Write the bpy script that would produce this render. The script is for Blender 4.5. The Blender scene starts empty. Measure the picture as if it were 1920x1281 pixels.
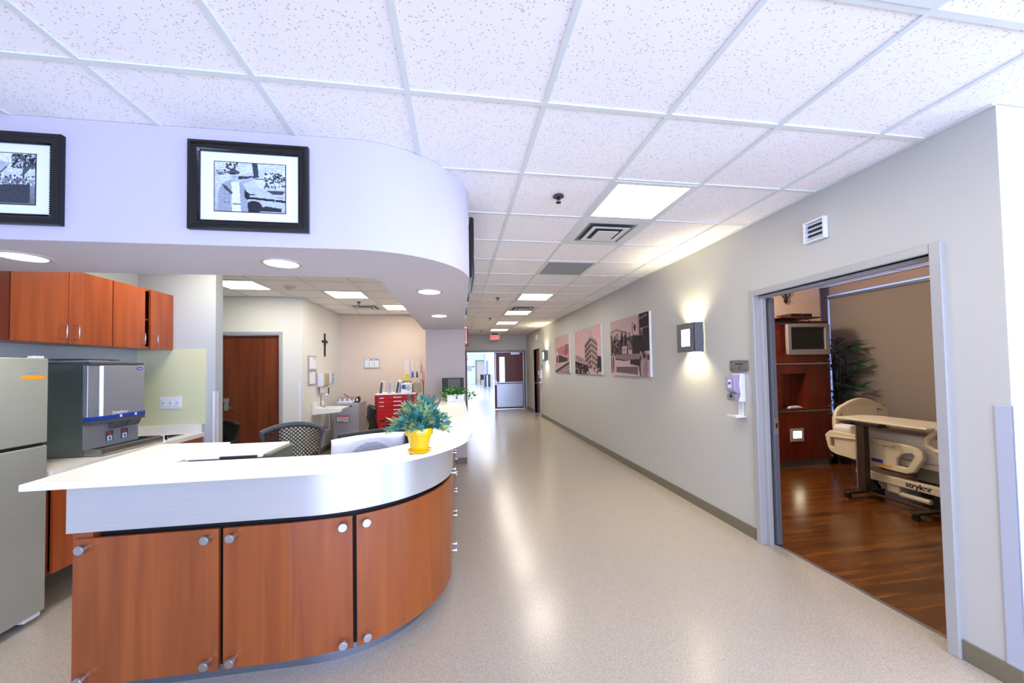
import bpy, bmesh, math, random
import numpy as np
from mathutils import Vector, Matrix
random.seed(7)
PI = math.pi
SC = bpy.context.scene
COL = SC.collection

# ---------------------------------------------------------------- materials
def lin(h):
    h = h.lstrip('#')
    v = [int(h[i:i+2], 16)/255 for i in (0, 2, 4)]
    return [(c/12.92 if c <= .04045 else ((c+.055)/1.055)**2.4) for c in v]
MATS = {}
def mat(name, col, rough=.5, metal=0., bump=0., bscale=200., emit=None, estr=0., var=0., vscale=8., spec=.5, alpha=1., trans=0., coat=0.):
    """principled material, colour varied a little by noise, optional bump"""
    m = bpy.data.materials.new(name); m.use_nodes = True
    nt = m.node_tree; b = nt.nodes['Principled BSDF']
    c = lin(col) if isinstance(col, str) else list(col)
    b.inputs['Base Color'].default_value = (*c, 1)
    b.inputs['Roughness'].default_value = rough
    b.inputs['Metallic'].default_value = metal
    b.inputs['Specular IOR Level'].default_value = spec
    b.inputs['Alpha'].default_value = alpha
    b.inputs['Transmission Weight'].default_value = trans
    b.inputs['Coat Weight'].default_value = coat
    tc = nt.nodes.new('ShaderNodeTexCoord')
    if var > 0:
        n = nt.nodes.new('ShaderNodeTexNoise'); n.inputs['Scale'].default_value = vscale; n.inputs['Detail'].default_value = 4
        nt.links.new(tc.outputs['Object'], n.inputs['Vector'])
        r = nt.nodes.new('ShaderNodeValToRGB')
        r.color_ramp.elements[0].position = .3; r.color_ramp.elements[1].position = .7
        r.color_ramp.elements[0].color = (*[x*(1-var) for x in c], 1)
        r.color_ramp.elements[1].color = (*[min(1, x*(1+var)) for x in c], 1)
        nt.links.new(n.outputs['Fac'], r.inputs[0]); nt.links.new(r.outputs[0], b.inputs['Base Color'])
    if bump > 0:
        n = nt.nodes.new('ShaderNodeTexNoise'); n.inputs['Scale'].default_value = bscale
        nt.links.new(tc.outputs['Object'], n.inputs['Vector'])
        bp = nt.nodes.new('ShaderNodeBump'); bp.inputs['Strength'].default_value = bump; bp.inputs['Distance'].default_value = .002
        nt.links.new(n.outputs['Fac'], bp.inputs['Height']); nt.links.new(bp.outputs[0], b.inputs['Normal'])
    if emit:
        b.inputs['Emission Color'].default_value = (*lin(emit), 1); b.inputs['Emission Strength'].default_value = estr
    MATS[name] = m
    return m

def wood(name, c1, c2, c3, rough=.35, sc=(14, 14, .9), coat=.2):
    m = bpy.data.materials.new(name); m.use_nodes = True
    nt = m.node_tree; b = nt.nodes['Principled BSDF']; L = nt.links.new
    tc = nt.nodes.new('ShaderNodeTexCoord'); mp = nt.nodes.new('ShaderNodeMapping')
    mp.inputs['Scale'].default_value = sc
    L(tc.outputs['Object'], mp.inputs[0])
    n = nt.nodes.new('ShaderNodeTexNoise'); n.inputs['Scale'].default_value = 1.0; n.inputs['Detail'].default_value = 6; n.inputs['Distortion'].default_value = .5
    L(mp.outputs[0], n.inputs['Vector'])
    mp2 = nt.nodes.new('ShaderNodeMapping'); mp2.inputs['Scale'].default_value = [s*7 if s > 5 else s*2 for s in sc]
    L(tc.outputs['Object'], mp2.inputs[0])
    n2 = nt.nodes.new('ShaderNodeTexNoise'); n2.inputs['Scale'].default_value = 1.0; n2.inputs['Detail'].default_value = 3
    L(mp2.outputs[0], n2.inputs['Vector'])
    ad = nt.nodes.new('ShaderNodeMath'); ad.operation = 'MULTIPLY_ADD'; ad.inputs[1].default_value = .22
    L(n2.outputs['Fac'], ad.inputs[0]); L(n.outputs['Fac'], ad.inputs[2])
    r = nt.nodes.new('ShaderNodeValToRGB'); e = r.color_ramp.elements
    e[0].position = .40; e[0].color = (*lin(c1), 1)
    e[1].position = .85; e[1].color = (*lin(c3), 1)
    x = e.new(.62); x.color = (*lin(c2), 1)
    L(ad.outputs[0], r.inputs[0]); L(r.outputs[0], b.inputs['Base Color'])
    b.inputs['Roughness'].default_value = rough; b.inputs['Coat Weight'].default_value = coat; b.inputs['Coat Roughness'].default_value = .25
    MATS[name] = m
    return m

def speckle(name, base, specks, scale=120., thr=.72, rough=.3, bump=0., coat=0., base2=None, cr=.22):
    m = bpy.data.materials.new(name); m.use_nodes = True
    nt = m.node_tree; b = nt.nodes['Principled BSDF']; L = nt.links.new
    tc = nt.nodes.new('ShaderNodeTexCoord')
    v = nt.nodes.new('ShaderNodeTexVoronoi'); v.inputs['Scale'].default_value = scale
    L(tc.outputs['Object'], v.inputs['Vector'])
    sep = nt.nodes.new('ShaderNodeSeparateColor'); L(v.outputs['Color'], sep.inputs[0])
    gt = nt.nodes.new('ShaderNodeMath'); gt.operation = 'GREATER_THAN'; gt.inputs[1].default_value = thr
    L(sep.outputs[0], gt.inputs[0])
    lt = nt.nodes.new('ShaderNodeMath'); lt.operation = 'LESS_THAN'; lt.inputs[1].default_value = .42
    L(v.outputs['Distance'], lt.inputs[0])
    mu = nt.nodes.new('ShaderNodeMath'); mu.operation = 'MULTIPLY'; L(gt.outputs[0], mu.inputs[0]); L(lt.outputs[0], mu.inputs[1])
    mx = nt.nodes.new('ShaderNodeMix'); mx.data_type = 'RGBA'
    mx.inputs[7].default_value = (*lin(specks), 1)
    if base2:
        n = nt.nodes.new('ShaderNodeTexNoise'); n.inputs['Scale'].default_value = scale*.5; n.inputs['Detail'].default_value = 5
        L(tc.outputs['Object'], n.inputs['Vector'])
        r = nt.nodes.new('ShaderNodeValToRGB'); r.color_ramp.elements[0].position = .35; r.color_ramp.elements[1].position = .65
        r.color_ramp.elements[0].color = (*lin(base), 1); r.color_ramp.elements[1].color = (*lin(base2), 1)
        L(n.outputs['Fac'], r.inputs[0]); L(r.outputs[0], mx.inputs[6])
    else:
        mx.inputs[6].default_value = (*lin(base), 1)
    L(mu.outputs[0], mx.inputs[0]); L(mx.outputs[2], b.inputs['Base Color'])
    b.inputs['Roughness'].default_value = rough; b.inputs['Coat Weight'].default_value = coat; b.inputs['Coat Roughness'].default_value = cr
    if bump:
        bp = nt.nodes.new('ShaderNodeBump'); bp.inputs['Strength'].default_value = bump; bp.inputs['Distance'].default_value = .002; bp.invert = True
        L(mu.outputs[0], bp.inputs['Height']); L(bp.outputs[0], b.inputs['Normal'])
    MATS[name] = m
    return m

def brushed(name, c1, c2, rough=.3, axis=2, sc=60., metal=1.):
    m = bpy.data.materials.new(name); m.use_nodes = True
    nt = m.node_tree; b = nt.nodes['Principled BSDF']; L = nt.links.new
    tc = nt.nodes.new('ShaderNodeTexCoord'); mp = nt.nodes.new('ShaderNodeMapping')
    s = [sc*.05]*3; s[axis] = sc*6
    mp.inputs['Scale'].default_value = s; L(tc.outputs['Object'], mp.inputs[0])
    n = nt.nodes.new('ShaderNodeTexNoise'); n.inputs['Scale'].default_value = 1.; n.inputs['Detail'].default_value = 3
    L(mp.outputs[0], n.inputs['Vector'])
    r = nt.nodes.new('ShaderNodeValToRGB'); r.color_ramp.elements[0].position = .3; r.color_ramp.elements[1].position = .7
    r.color_ramp.elements[0].color = (*lin(c1), 1); r.color_ramp.elements[1].color = (*lin(c2), 1)
    L(n.outputs['Fac'], r.inputs[0]); L(r.outputs[0], b.inputs['Base Color'])
    b.inputs['Metallic'].default_value = metal; b.inputs['Roughness'].default_value = rough
    MATS[name] = m
    return m

def emis(name, col, s):
    m = bpy.data.materials.new(name); m.use_nodes = True
    nt = m.node_tree; nt.nodes.remove(nt.nodes['Principled BSDF'])
    e = nt.nodes.new('ShaderNodeEmission'); e.inputs[0].default_value = (*lin(col), 1); e.inputs[1].default_value = s
    nt.links.new(e.outputs[0], nt.nodes['Material Output'].inputs[0]); MATS[name] = m
    return m

M = MATS
mat('wall_white', 'e2e3da', .6, bump=.05)
mat('wall_grey', 'c3c3bb', .55, bump=.05)
mat('wall_kitchen_grey', 'bcc4c4', .55, bump=.05)
mat('wall_pink', 'e0cfbd', .6, bump=.05)
mat('wall_taupe', 'beb1a5', .6, bump=.05)
mat('wall_soffit', 'c4bfc8', .55, bump=.04)
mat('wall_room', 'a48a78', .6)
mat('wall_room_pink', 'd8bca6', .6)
mat('splash_green', 'dadcb2', .45)
speckle('tile', 'fbf8f6', 'd2bdb2', 135, .87, .8, bump=.3)
mat('grid', 'dfe4e0', .45)
speckle('vinyl', 'b8ad9c', '9c9182', 190, .5, .26, coat=.45, base2='ab9f8f', cr=.2)
wood('wood_floor', '341b05', '613409', '855012', .22, (1.2, 16, 16), coat=.4)
wood('cherry', '7d3c12', '8c4617', '9c521f', .38)
wood('cherry_dark', '521608', '66200c', '762a12', .3)
wood('cherry_kitchen', '8c3c12', 'a04818', 'b0541f', .33)
wood('door_wood', '5a2206', '6e2d0a', '7d3a10', .4, (16, 16, .8))
wood('door_maroon', '4c150c', '5c1d10', '682315', .4, (16, 16, .8))
speckle('quartz', 'f2eee2', 'b9b3a4', 220, .93, .28, coat=.3)
mat('baseboard', '77705a', .5)
mat('baseboard_blue', '6f7a86', .5)
mat('black', '0b0c0d', .5)
mat('black_gloss', '08090a', .18)
mat('gap_black', '050506', .7)
mat('charcoal', '25282b', .5)
mat('dark_grey', '4b5054', .5)
mat('mid_grey', '8b8e92', .5)
mat('frame_metal', 'b1b2b0', .38, .15)
mat('frame_dark', '6b6f75', .42, .3)
brushed('steel', 'a9aeb0', 'bcc1c3', .30, 2, 60)
brushed('steel_fridge', 'adaf9f', 'b1b3a5', .42, 2, 50, .45)
brushed('steel_disp', '7f8c8c', '879492', .25, 2, 50, .8)
brushed('steel_cover', 'a4abb4', 'b0b7bf', .3, 2, 50, .6)
brushed('steel_band', 'cbc9c4', 'd3d1cc', .32, 2, 60, .6)
brushed('steel_kick', '8d95a0', '9aa2ac', .38, 2, 60)
mat('chrome', 'd8dade', .12, 1.)
mat('satin', 'c3c5c8', .3, 1.)
mat('white_plastic', 'e6e8ee', .35)
mat('white_gloss', 'f2f2f2', .15)
mat('white_paint', 'e9ebf0', .45)
mat('cream_plastic', 'd9cfb6', .4)
mat('cream_bed', 'd3c5a6', .4)
mat('sheet', 'ddd6cf', .8, bump=.2, bscale=60)
mat('beige_box', 'b3a78f', .5)
mat('lavender_grey', 'a7a7b2', .45)
mat('red_paint', 'c80a06', .35)
mat('red_dark', '7c0605', .4)
mat('red_label', 'cf3a3a', .5)
mat('sign_red', 'b3101f', .4)
mat('blue_stripe', '12409c', .35)
mat('blue_label', '2a57c0', .4)
mat('aqua', '2c93b8', .4)
mat('orange', 'ff9408', .4)
mat('pink', 'e8727c', .5)
mat('purple', '4b3a9e', .5)
mat('salmon', 'f09a80', .5)
mat('yellow', 'e6b800', .22, coat=.6)
mat('yellow_bag', 'd9c12a', .5)
mat('soil', '3c3322', .95, bump=1, bscale=150, var=.5, vscale=60)
mat('paper', 'eef0f0', .7)
mat('matboard', 'e8eef4', .7)
mat('ink', '1a1a1a', .6)
mat('olive_grey', '55574a', .5)
mat('screen', '0f1512', .12)
mat('mesh_black', '2a2e31', .55)
mat('palm_green', '0f3a22', .5, var=.4, vscale=9)
mat('bamboo_dark', '1d140c', .6)
mat('iron', '1f1c18', .5, .5)
mat('blind', '8a7d71', .8, bump=.15, bscale=300)
mat('brown_metal', '4a4036', .35, .7)
mat('porcelain', 'f1f1ee', .15)
mat('clear_plastic', 'f4f6fa', .2, alpha=.25)
mat('clear_lav', 'b9a9cf', .2, alpha=.75)
mat('grille', '9b9c93', .6)
mat('glass', 'ffffff', .02, trans=1., alpha=.35)
mat('beige_door', 'c7b39b', .5)
mat('silver_tv', '8a8486', .35, .2)
emis('panel_light', 'fff6e8', 13)
emis('downlight', 'fffaf0', 14.)
emis('sconce_light', 'fff4c8', 7.)
emis('night_light', 'fff0c8', 5.)
emis('exit_red', 'ff2b30', 1.8)
emis('window_sky', '8fb4ff', 6.)

def leafmat(name, cols, scale):
    m = bpy.data.materials.new(name); m.use_nodes = True
    nt = m.node_tree; b = nt.nodes['Principled BSDF']; L = nt.links.new
    tc = nt.nodes.new('ShaderNodeTexCoord')
    n = nt.nodes.new('ShaderNodeTexNoise'); n.inputs['Scale'].default_value = scale; n.inputs['Detail'].default_value = 2
    L(tc.outputs['Object'], n.inputs['Vector'])
    r = nt.nodes.new('ShaderNodeValToRGB'); e = r.color_ramp.elements
    e[0].position = .35; e[0].color = (*lin(cols[0]), 1); e[1].position = .68; e[1].color = (*lin(cols[-1]), 1)
    for k, c in enumerate(cols[1:-1]):
        x = e.new(.35+.33*(k+1)/(len(cols)-1)); x.color = (*lin(c), 1)
    L(n.outputs['Fac'], r.inputs[0]); L(r.outputs[0], b.inputs['Base Color']); b.inputs['Roughness'].default_value = .45
    MATS[name] = m
leafmat('conifer_leaf', ['11594f', '2c786c', '559686', '93ae68', 'c2c07c'], 13)
leafmat('ivy_leaf', ['0b4a22', '2a7a2c', '5cae3a', 'b6c84a'], 40)

# ---------------------------------------------------------------- mesh builder
class MB:
    def __init__(s): s.v = []; s.f = []; s.mi = []; s.m = 0
    def add(s, vs, fs):
        o = len(s.v); s.v += [tuple(v) for v in vs]; s.f += [tuple(i+o for i in f) for f in fs]; s.mi += [s.m]*len(fs); return s
    def box(s, x0, x1, y0, y1, z0, z1):
        x0, x1 = min(x0, x1), max(x0, x1); y0, y1 = min(y0, y1), max(y0, y1); z0, z1 = min(z0, z1), max(z0, z1)
        v = [(x, y, z) for z in (z0, z1) for y in (y0, y1) for x in (x0, x1)]
        return s.add(v, [(0, 2, 3, 1), (4, 5, 7, 6), (0, 1, 5, 4), (2, 6, 7, 3), (0, 4, 6, 2), (1, 3, 7, 5)])
    def prism(s, poly, z0, z1, axis='z'):
        n = len(poly)
        a = sum(poly[i][0]*poly[(i+1) % n][1]-poly[(i+1) % n][0]*poly[i][1] for i in range(n))
        if a < 0: poly = poly[::-1]
        if axis == 'z': g = lambda p, h: (p[0], p[1], h)
        elif axis == 'y': g = lambda p, h: (p[0], h, p[1])
        else: g = lambda p, h: (h, p[0], p[1])
        v = [g(p, z0) for p in poly]+[g(p, z1) for p in poly]
        f = [tuple(range(n))[::-1], tuple(range(n, 2*n))]+[(i, (i+1) % n, n+(i+1) % n, n+i) for i in range(n)]
        if axis == 'y': f = [t[::-1] for t in f]
        return s.add(v, f)
    def cyl(s, p, q, r0, r1=None, n=16, cap=True):
        r1 = r0 if r1 is None else r1
        p, q = Vector(p), Vector(q); d = (q-p).normalized()
        a = d.orthogonal().normalized(); b = d.cross(a)
        v = [p+(a*math.cos(t)+b*math.sin(t))*r0 for t in [2*PI*i/n for i in range(n)]]
        v += [q+(a*math.cos(t)+b*math.sin(t))*r1 for t in [2*PI*i/n for i in range(n)]]
        f = [(i, (i+1) % n, n+(i+1) % n, n+i) for i in range(n)]
        if cap: f += [tuple(range(n))[::-1], tuple(range(n, 2*n))]
        return s.add(v, f)
    def tube(s, pts, r, n=8, closed=False):
        pts = [Vector(p) for p in pts]; m = len(pts); rings = []
        rs = r if isinstance(r, (list, tuple)) else [r]*m
        up = None
        for i, p in enumerate(pts):
            if closed: d = (pts[(i+1) % m]-pts[i-1]).normalized()
            else: d = (pts[min(i+1, m-1)]-pts[max(i-1, 0)]).normalized()
            if up is None: up = d.orthogonal().normalized()
            up = (up-d*up.dot(d)).normalized(); b = d.cross(up)
            rings.append([p+(up*math.cos(2*PI*k/n)+b*math.sin(2*PI*k/n))*rs[i] for k in range(n)])
        v = [q for R in rings for q in R]; f = []
        for i in range(m if closed else m-1):
            j = (i+1) % m
            f += [(i*n+k, i*n+(k+1) % n, j*n+(k+1) % n, j*n+k) for k in range(n)]
        if not closed: f += [tuple(range(n))[::-1], tuple(range((m-1)*n, m*n))]
        return s.add(v, f)
    def lathe(s, prof, c=(0, 0, 0), n=24):
        v = []; f = []
        for r, z in prof: v += [(c[0]+r*math.cos(2*PI*k/n), c[1]+r*math.sin(2*PI*k/n), c[2]+z) for k in range(n)]
        for i in range(len(prof)-1): f += [(i*n+k, i*n+(k+1) % n, (i+1)*n+(k+1) % n, (i+1)*n+k) for k in range(n)]
        f += [tuple(range(n))[::-1], tuple(range((len(prof)-1)*n, len(prof)*n))]
        return s.add(v, f)
    def leaf(s, p, d, w, up=None, fold=.25):
        """pointed leaf from p along d (length |d|), half width w, two-segment folded blade"""
        p = Vector(p); d = Vector(d); up = Vector(up) if up is not None else Vector((0, 0, 1))
        sd = d.cross(up)
        if sd.length < 1e-5: sd = d.orthogonal()
        sd.normalize(); nn = sd.cross(d).normalized()
        a = p+d*.38; b = p+d*.75; t = p+d
        v = [p, a+sd*w+nn*w*fold, a, a-sd*w+nn*w*fold, b+sd*w*.7+nn*w*fold*.7, b, b-sd*w*.7+nn*w*fold*.7, t]
        return s.add(v, [(0, 1, 2), (0, 2, 3), (1, 4, 5, 2), (2, 5, 6, 3), (4, 7, 5), (5, 7, 6)])
    def xf(s, mtx, start=0):
        s.v[start:] = [tuple(mtx @ Vector(v)) for v in s.v[start:]]; return s
    def build(s, name, mats, parent=None, smooth=False, bev=0., seg=2, ang=35, recalc=False):
        me = bpy.data.meshes.new(name)
        off = Vector((0, 0, 0)); p = parent
        while p is not None: off += p.location; p = p.parent
        if parent is not None and ORIG.get(parent.name) == 'local': off = Vector((0, 0, 0))
        vs = [(v[0]-off.x, v[1]-off.y, v[2]-off.z) for v in s.v]
        me.from_pydata(vs, [], s.f); me.validate(); me.update()
        if recalc:
            bm = bmesh.new(); bm.from_mesh(me); bmesh.ops.recalc_face_normals(bm, faces=bm.faces); bm.to_mesh(me); bm.free()
        if not isinstance(mats, (list, tuple)): mats = [mats]
        for k in mats: me.materials.append(M[k] if isinstance(k, str) else k)
        if len(mats) > 1 and len(me.polygons) == len(s.mi): me.polygons.foreach_set('material_index', s.mi)
        o = bpy.data.objects.new(name, me); COL.objects.link(o)
        if parent is not None: o.parent = parent
        if parent is not None and ORIG.get(parent.name) == 'local': ORIG[o.name] = 'local'
        if bev > 0:
            b = o.modifiers.new('bevel', 'BEVEL'); b.width = bev; b.segments = seg; b.limit_method = 'ANGLE'; b.angle_limit = math.radians(ang)
            b.harden_normals = False
        if smooth:
            me.polygons.foreach_set('use_smooth', [True]*len(me.polygons))
            bm = bmesh.new(); bm.from_mesh(me)
            for e in bm.edges:
                if len(e.link_faces) == 2 and e.calc_face_angle(0) > math.radians(40): e.smooth = False
            bm.to_mesh(me); bm.free()
        return o
ORIG = {}
def thing(name, label, cat, loc=(0, 0, 0), rz=0., group=None, local=False):
    """an Empty at the base of a thing.  local=True: child meshes are given in its own frame"""
    o = bpy.data.objects.new(name, None); COL.objects.link(o)
    o.empty_display_size = .05
    o.location = loc; o.rotation_euler = (0, 0, rz); o['label'] = label; o['category'] = cat
    if group: o['group'] = group
    if local: ORIG[o.name] = 'local'
    return o
def tag(o, label, cat, group=None):
    o['label'] = label; o['category'] = cat
    if group: o['group'] = group
    return o
def struct(o): o['kind'] = 'structure'; return o
def lab(o, label): o['label'] = label; return o
def copy_thing(o, loc=None, rz=None, label=None, group=None):
    def rec(a, par):
        c = a.copy(); COL.objects.link(c); c.parent = par
        for ch in [x for x in a.children]: rec(ch, c)
        return c
    c = rec(o, None)
    if loc is not None: c.location = loc
    if rz is not None: c.rotation_euler = (0, 0, rz)
    if label: c['label'] = label
    if group: c['group'] = group
    return c
def arc(cx, cy, r, a0, a1, n):
    return [(cx+r*math.cos(math.radians(a0+(a1-a0)*i/n)), cy+r*math.sin(math.radians(a0+(a1-a0)*i/n))) for i in range(n+1)]
def text(name, body, size, mtx, m, parent=None, depth=.0008, shear=0., bold=0., align='CENTER'):
    """lettering as a thin solid mesh; mtx maps text plane (x right, y up, z out) to the world"""
    cu = bpy.data.curves.new(name, 'FONT'); cu.body = body; cu.size = size; cu.extrude = depth; cu.align_x = align; cu.align_y = 'CENTER'
    cu.shear = shear; cu.offset = bold
    t = bpy.data.objects.new(name+'_c', cu); COL.objects.link(t)
    bpy.context.view_layer.update()
    me = bpy.data.meshes.new_from_object(t.evaluated_get(bpy.context.evaluated_depsgraph_get()))
    bpy.data.objects.remove(t)
    me.transform(mtx)
    off = Vector((0, 0, 0)); p = parent
    while p is not None: off += p.location; p = p.parent
    if not (parent is not None and ORIG.get(parent.name) == 'local'): me.transform(Matrix.Translation(-off))
    me.materials.clear(); me.materials.append(M[m]); me.name = name
    o = bpy.data.objects.new(name, me); COL.objects.link(o); o.parent = parent
    return o
def frame_mtx(o, x, y):
    x = Vector(x).normalized(); y = Vector(y).normalized(); z = x.cross(y)
    m = Matrix((x, y, z)).transposed().to_4x4(); m.translation = Vector(o); return m

# ---------------------------------------------------------------- camera
CH = 1.527
yaw, pitch, roll = .1528, .0263, -.0177
fw = Vector((math.sin(yaw)*math.cos(pitch), math.cos(yaw)*math.cos(pitch), math.sin(pitch)))
r0 = Vector((math.cos(yaw), -math.sin(yaw), 0)); u0 = r0.cross(fw)
rr = r0*math.cos(roll)+u0*math.sin(roll); uu = -r0*math.sin(roll)+u0*math.cos(roll)
cam = bpy.data.cameras.new('camera'); co = bpy.data.objects.new('camera', cam); COL.objects.link(co)
mw = Matrix((rr, uu, -fw)).transposed().to_4x4(); mw.translation = (0, 0, CH); co.matrix_world = mw
cam.sensor_width = 36; cam.sensor_fit = 'HORIZONTAL'; cam.lens = 691.78/1920*36
cam.shift_x = -4.70/1920; cam.shift_y = 30.37/1920
cam.clip_start = .02; cam.clip_end = 200
SC.camera = co

H = 2.729          # ceiling height
RX = 2.531         # right wall face
T = .61
GX, GY = .41, 1.617
# ================================================================= SHELL
def S(name, mb, m, **k): return struct(mb.build(name, m, **k))
S('floor', MB().box(-4.6, 2.62, -3.2, 40, -.1, 0).box(2.62, 6.2, -3.2, 1.42, -.1, 0), 'vinyl')
S('floor.001', MB().box(2.64, 6.15, 1.44, 5.3, -.1, .001), 'wood_floor')
S('trim_1', MB().box(2.615, 2.645, 1.60, 2.80, -.01, .004), 'satin')
cl = S('ceiling', MB().box(-4.6, 6.2, -3.2, 13.6, H+.006, H+.09), 'tile')
g = MB()
k = -9
while GX+k*T < 6:
    x = GX+k*T
    g.box(x-.012, x+.012, -3.2, 13.5, H-.001, H+.006); k += 1
j = -8
while GY+j*T < 13.5:
    y = GY+j*T
    g.box(-4.6, 6.0, y-.012, y+.012, H-.0005, H+.0055); j += 1
g.box(RX-.02, RX, 1.345, 13.5, H-.001, H+.005)
g.build('ceiling_grid', 'grid', cl)
# right wall with the two door openings
g = MB()
g.box(RX, 2.66, 1.345, 1.60, 0, H).box(RX, 2.66, 1.60, 2.80, 2.10, H).box(RX, 2.66, 2.80, 11.2, 0, H)
g.box(RX, 2.66, 11.2, 12.15, 2.10, H).box(RX, 2.66, 12.15, 40, 0, H+.1)
S('wall_right', g, 'wall_grey')
S('wall_corner', MB().box(2.66, 6.2, 1.345, 1.44, 0, H), 'wall_grey')
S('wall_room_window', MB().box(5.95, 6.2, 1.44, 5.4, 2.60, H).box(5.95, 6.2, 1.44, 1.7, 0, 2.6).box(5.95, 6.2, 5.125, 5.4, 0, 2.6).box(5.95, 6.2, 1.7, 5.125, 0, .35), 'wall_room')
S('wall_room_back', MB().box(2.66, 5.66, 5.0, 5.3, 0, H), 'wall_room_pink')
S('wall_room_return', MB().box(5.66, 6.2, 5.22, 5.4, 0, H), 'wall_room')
# end wall with double door opening
S('wall_end', MB().box(.12, .22, 13.5, 13.65, 0, H).box(.22, 2.45, 13.5, 13.65, 2.13, H).box(2.45, RX, 13.5, 13.65, 0, H), 'wall_grey')
S('wall_column', MB().box(-.5, .12, 6.0, 13.65, 0, H), 'wall_taupe')
S('wall_pink', MB().box(-2.65, -.5, 8.38, 8.5, 0, H), 'wall_pink')
S('wall_sink', MB().box(-2.65, -2.505, 6.45, 8.38, 0, H), 'wall_white')
S('wall_door', MB().box(-4.6, -3.72, 6.45, 6.6, 0, H).box(-3.72, -2.82, 6.45, 6.6, 2.13, H).box(-2.82, -2.65, 6.45, 6.6, 0, H), 'wall_white')
S('wall_kitchen', MB().box(-3.23, -2.51, 4.3, 4.42, 0, H), 'wall_kitchen_grey')
S('wall_left', MB().box(-3.35, -3.23, -3.2, 4.42, 0, H).box(-4.6, -3.23, 4.42, 4.5, 0, H).box(-4.6, -4.5, 4.5, 6.45, 0, H), 'wall_kitchen_grey')
S('trim_2', MB().box(-3.226, -2.595, 4.288, 4.3, 1.0, 1.775), 'splash_green')
# wall behind the camera with a big window
g = MB().box(-3.35, -1.6, -3.3, -3.2, 0, H).box(-1.6, 5.4, -3.3, -3.2, 0, .35).box(-1.6, 5.4, -3.3, -3.2, 2.6, H).box(5.4, 6.2, -3.3, -3.2, 0, H)
S('wall_back', g, 'wall_white')
S('wall_far_right', MB().box(6.1, 6.2, -3.2, 1.345, 0, H), 'wall_grey')
wf = MB()
for x in (-1.6, .15, 1.9, 3.65, 5.35): wf.box(x, x+.05, -3.27, -3.22, .35, 2.6)
wf.box(-1.6, 5.4, -3.27, -3.22, .35, .4).box(-1.6, 5.4, -3.27, -3.22, 2.55, 2.6)
w1 = S('window_1', wf, 'frame_metal')
# baseboards
S('baseboard_right', MB().box(RX-.01, RX, 1.345, 1.563, 0, .10).box(RX-.01, RX, 2.835, 11.15, 0, .10).box(RX-.01, RX, 12.2, 13.5, 0, .10), 'baseboard', bev=.003)
S('baseboard_corner', MB().box(RX, 6.1, 1.335, 1.345, 0, .10), 'baseboard')
S('baseboard_column', MB().box(-.5, .13, 5.99, 6.0, 0, .10).box(.12, .13, 6.0, 13.5, 0, .10), 'baseboard')
S('baseboard_sink', MB().box(-2.505, -2.495, 6.45, 8.37, 0, .10).box(-2.495, -.5, 8.37, 8.38, 0, .10), 'baseboard')
# far corridor beyond the double doors
S('wall_far_left', MB().box(-.5, -.35, 13.65, 18, 0, H+.1).box(-.5, -.35, 34.5, 36, 0, H+.1).box(-.5, -.35, 18, 34.5, 0, .5).box(-.5, -.35, 18, 34.5, 2.5, H+.1), 'wall_white')
S('wall_far_end', MB().box(-.5, 1.75, 36, 36.2, 0, H+.1).box(1.75, 2.7, 36, 36.2, 2.2, H+.1), 'wall_white')
S('ceiling.001', MB().box(-.5, 2.7, 13.6, 36.2, H+.06, H+.2), 'tile')
S('added_window_2', MB().box(-.42, -.38, 18, 18.05, .5, 2.5).box(-.42, -.38, 23.5, 23.55, .5, 2.5).box(-.42, -.38, 29, 29.05, .5, 2.5).box(-.42, -.38, 34.45, 34.5, .5, 2.5).box(-.42, -.38, 18.05, 34.45, .5, .55).box(-.42, -.38, 18.05, 34.45, 2.45, 2.5), 'frame_metal')  # unseen windows, added to bring cool daylight into the far corridor
# soffit over the reception desk
zs = 2.153
out = [(-3.23, 2.0), (-.55, 2.0)]+arc(-.55, 2.64, .64, -90, 0, 28)[1:]+[(.1, 6.0)]
inn = [(-.53, 6.0), (-.53, 2.75)]+arc(-.65, 2.73, .12, 0, -90, 6)+[(-3.23, 2.61)]
S('wall_soffit', MB().prism(out+inn, zs, H+.004), 'wall_soffit', smooth=True, recalc=True)
# corner guards
def guard(name, mb, label): return tag(mb.build(name, 'white_paint', bev=.004), label, 'corner guard')
lab_g = guard('corner_guard', MB().box(RX-.008, RX, 1.337, 1.40, .10, 1.31).box(RX-.008, RX+.05, 1.337, 1.345, .10, 1.31), 'white plastic corner guard on the right wall edge at the far right')
guard('corner_guard', MB().box(-2.535, -2.502, 4.29, 4.30, .10, 1.33).box(-2.51, -2.502, 4.29, 4.34, .10, 1.33), 'white plastic corner guard at the end of the kitchen wall beside the green backsplash')
guard('corner_guard', MB().box(-2.56, -2.497, 6.44, 6.45, .10, 1.36).box(-2.505, -2.497, 6.44, 6.50, .10, 1.36), 'white plastic corner guard between the brown door and the wall sink')
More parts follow.
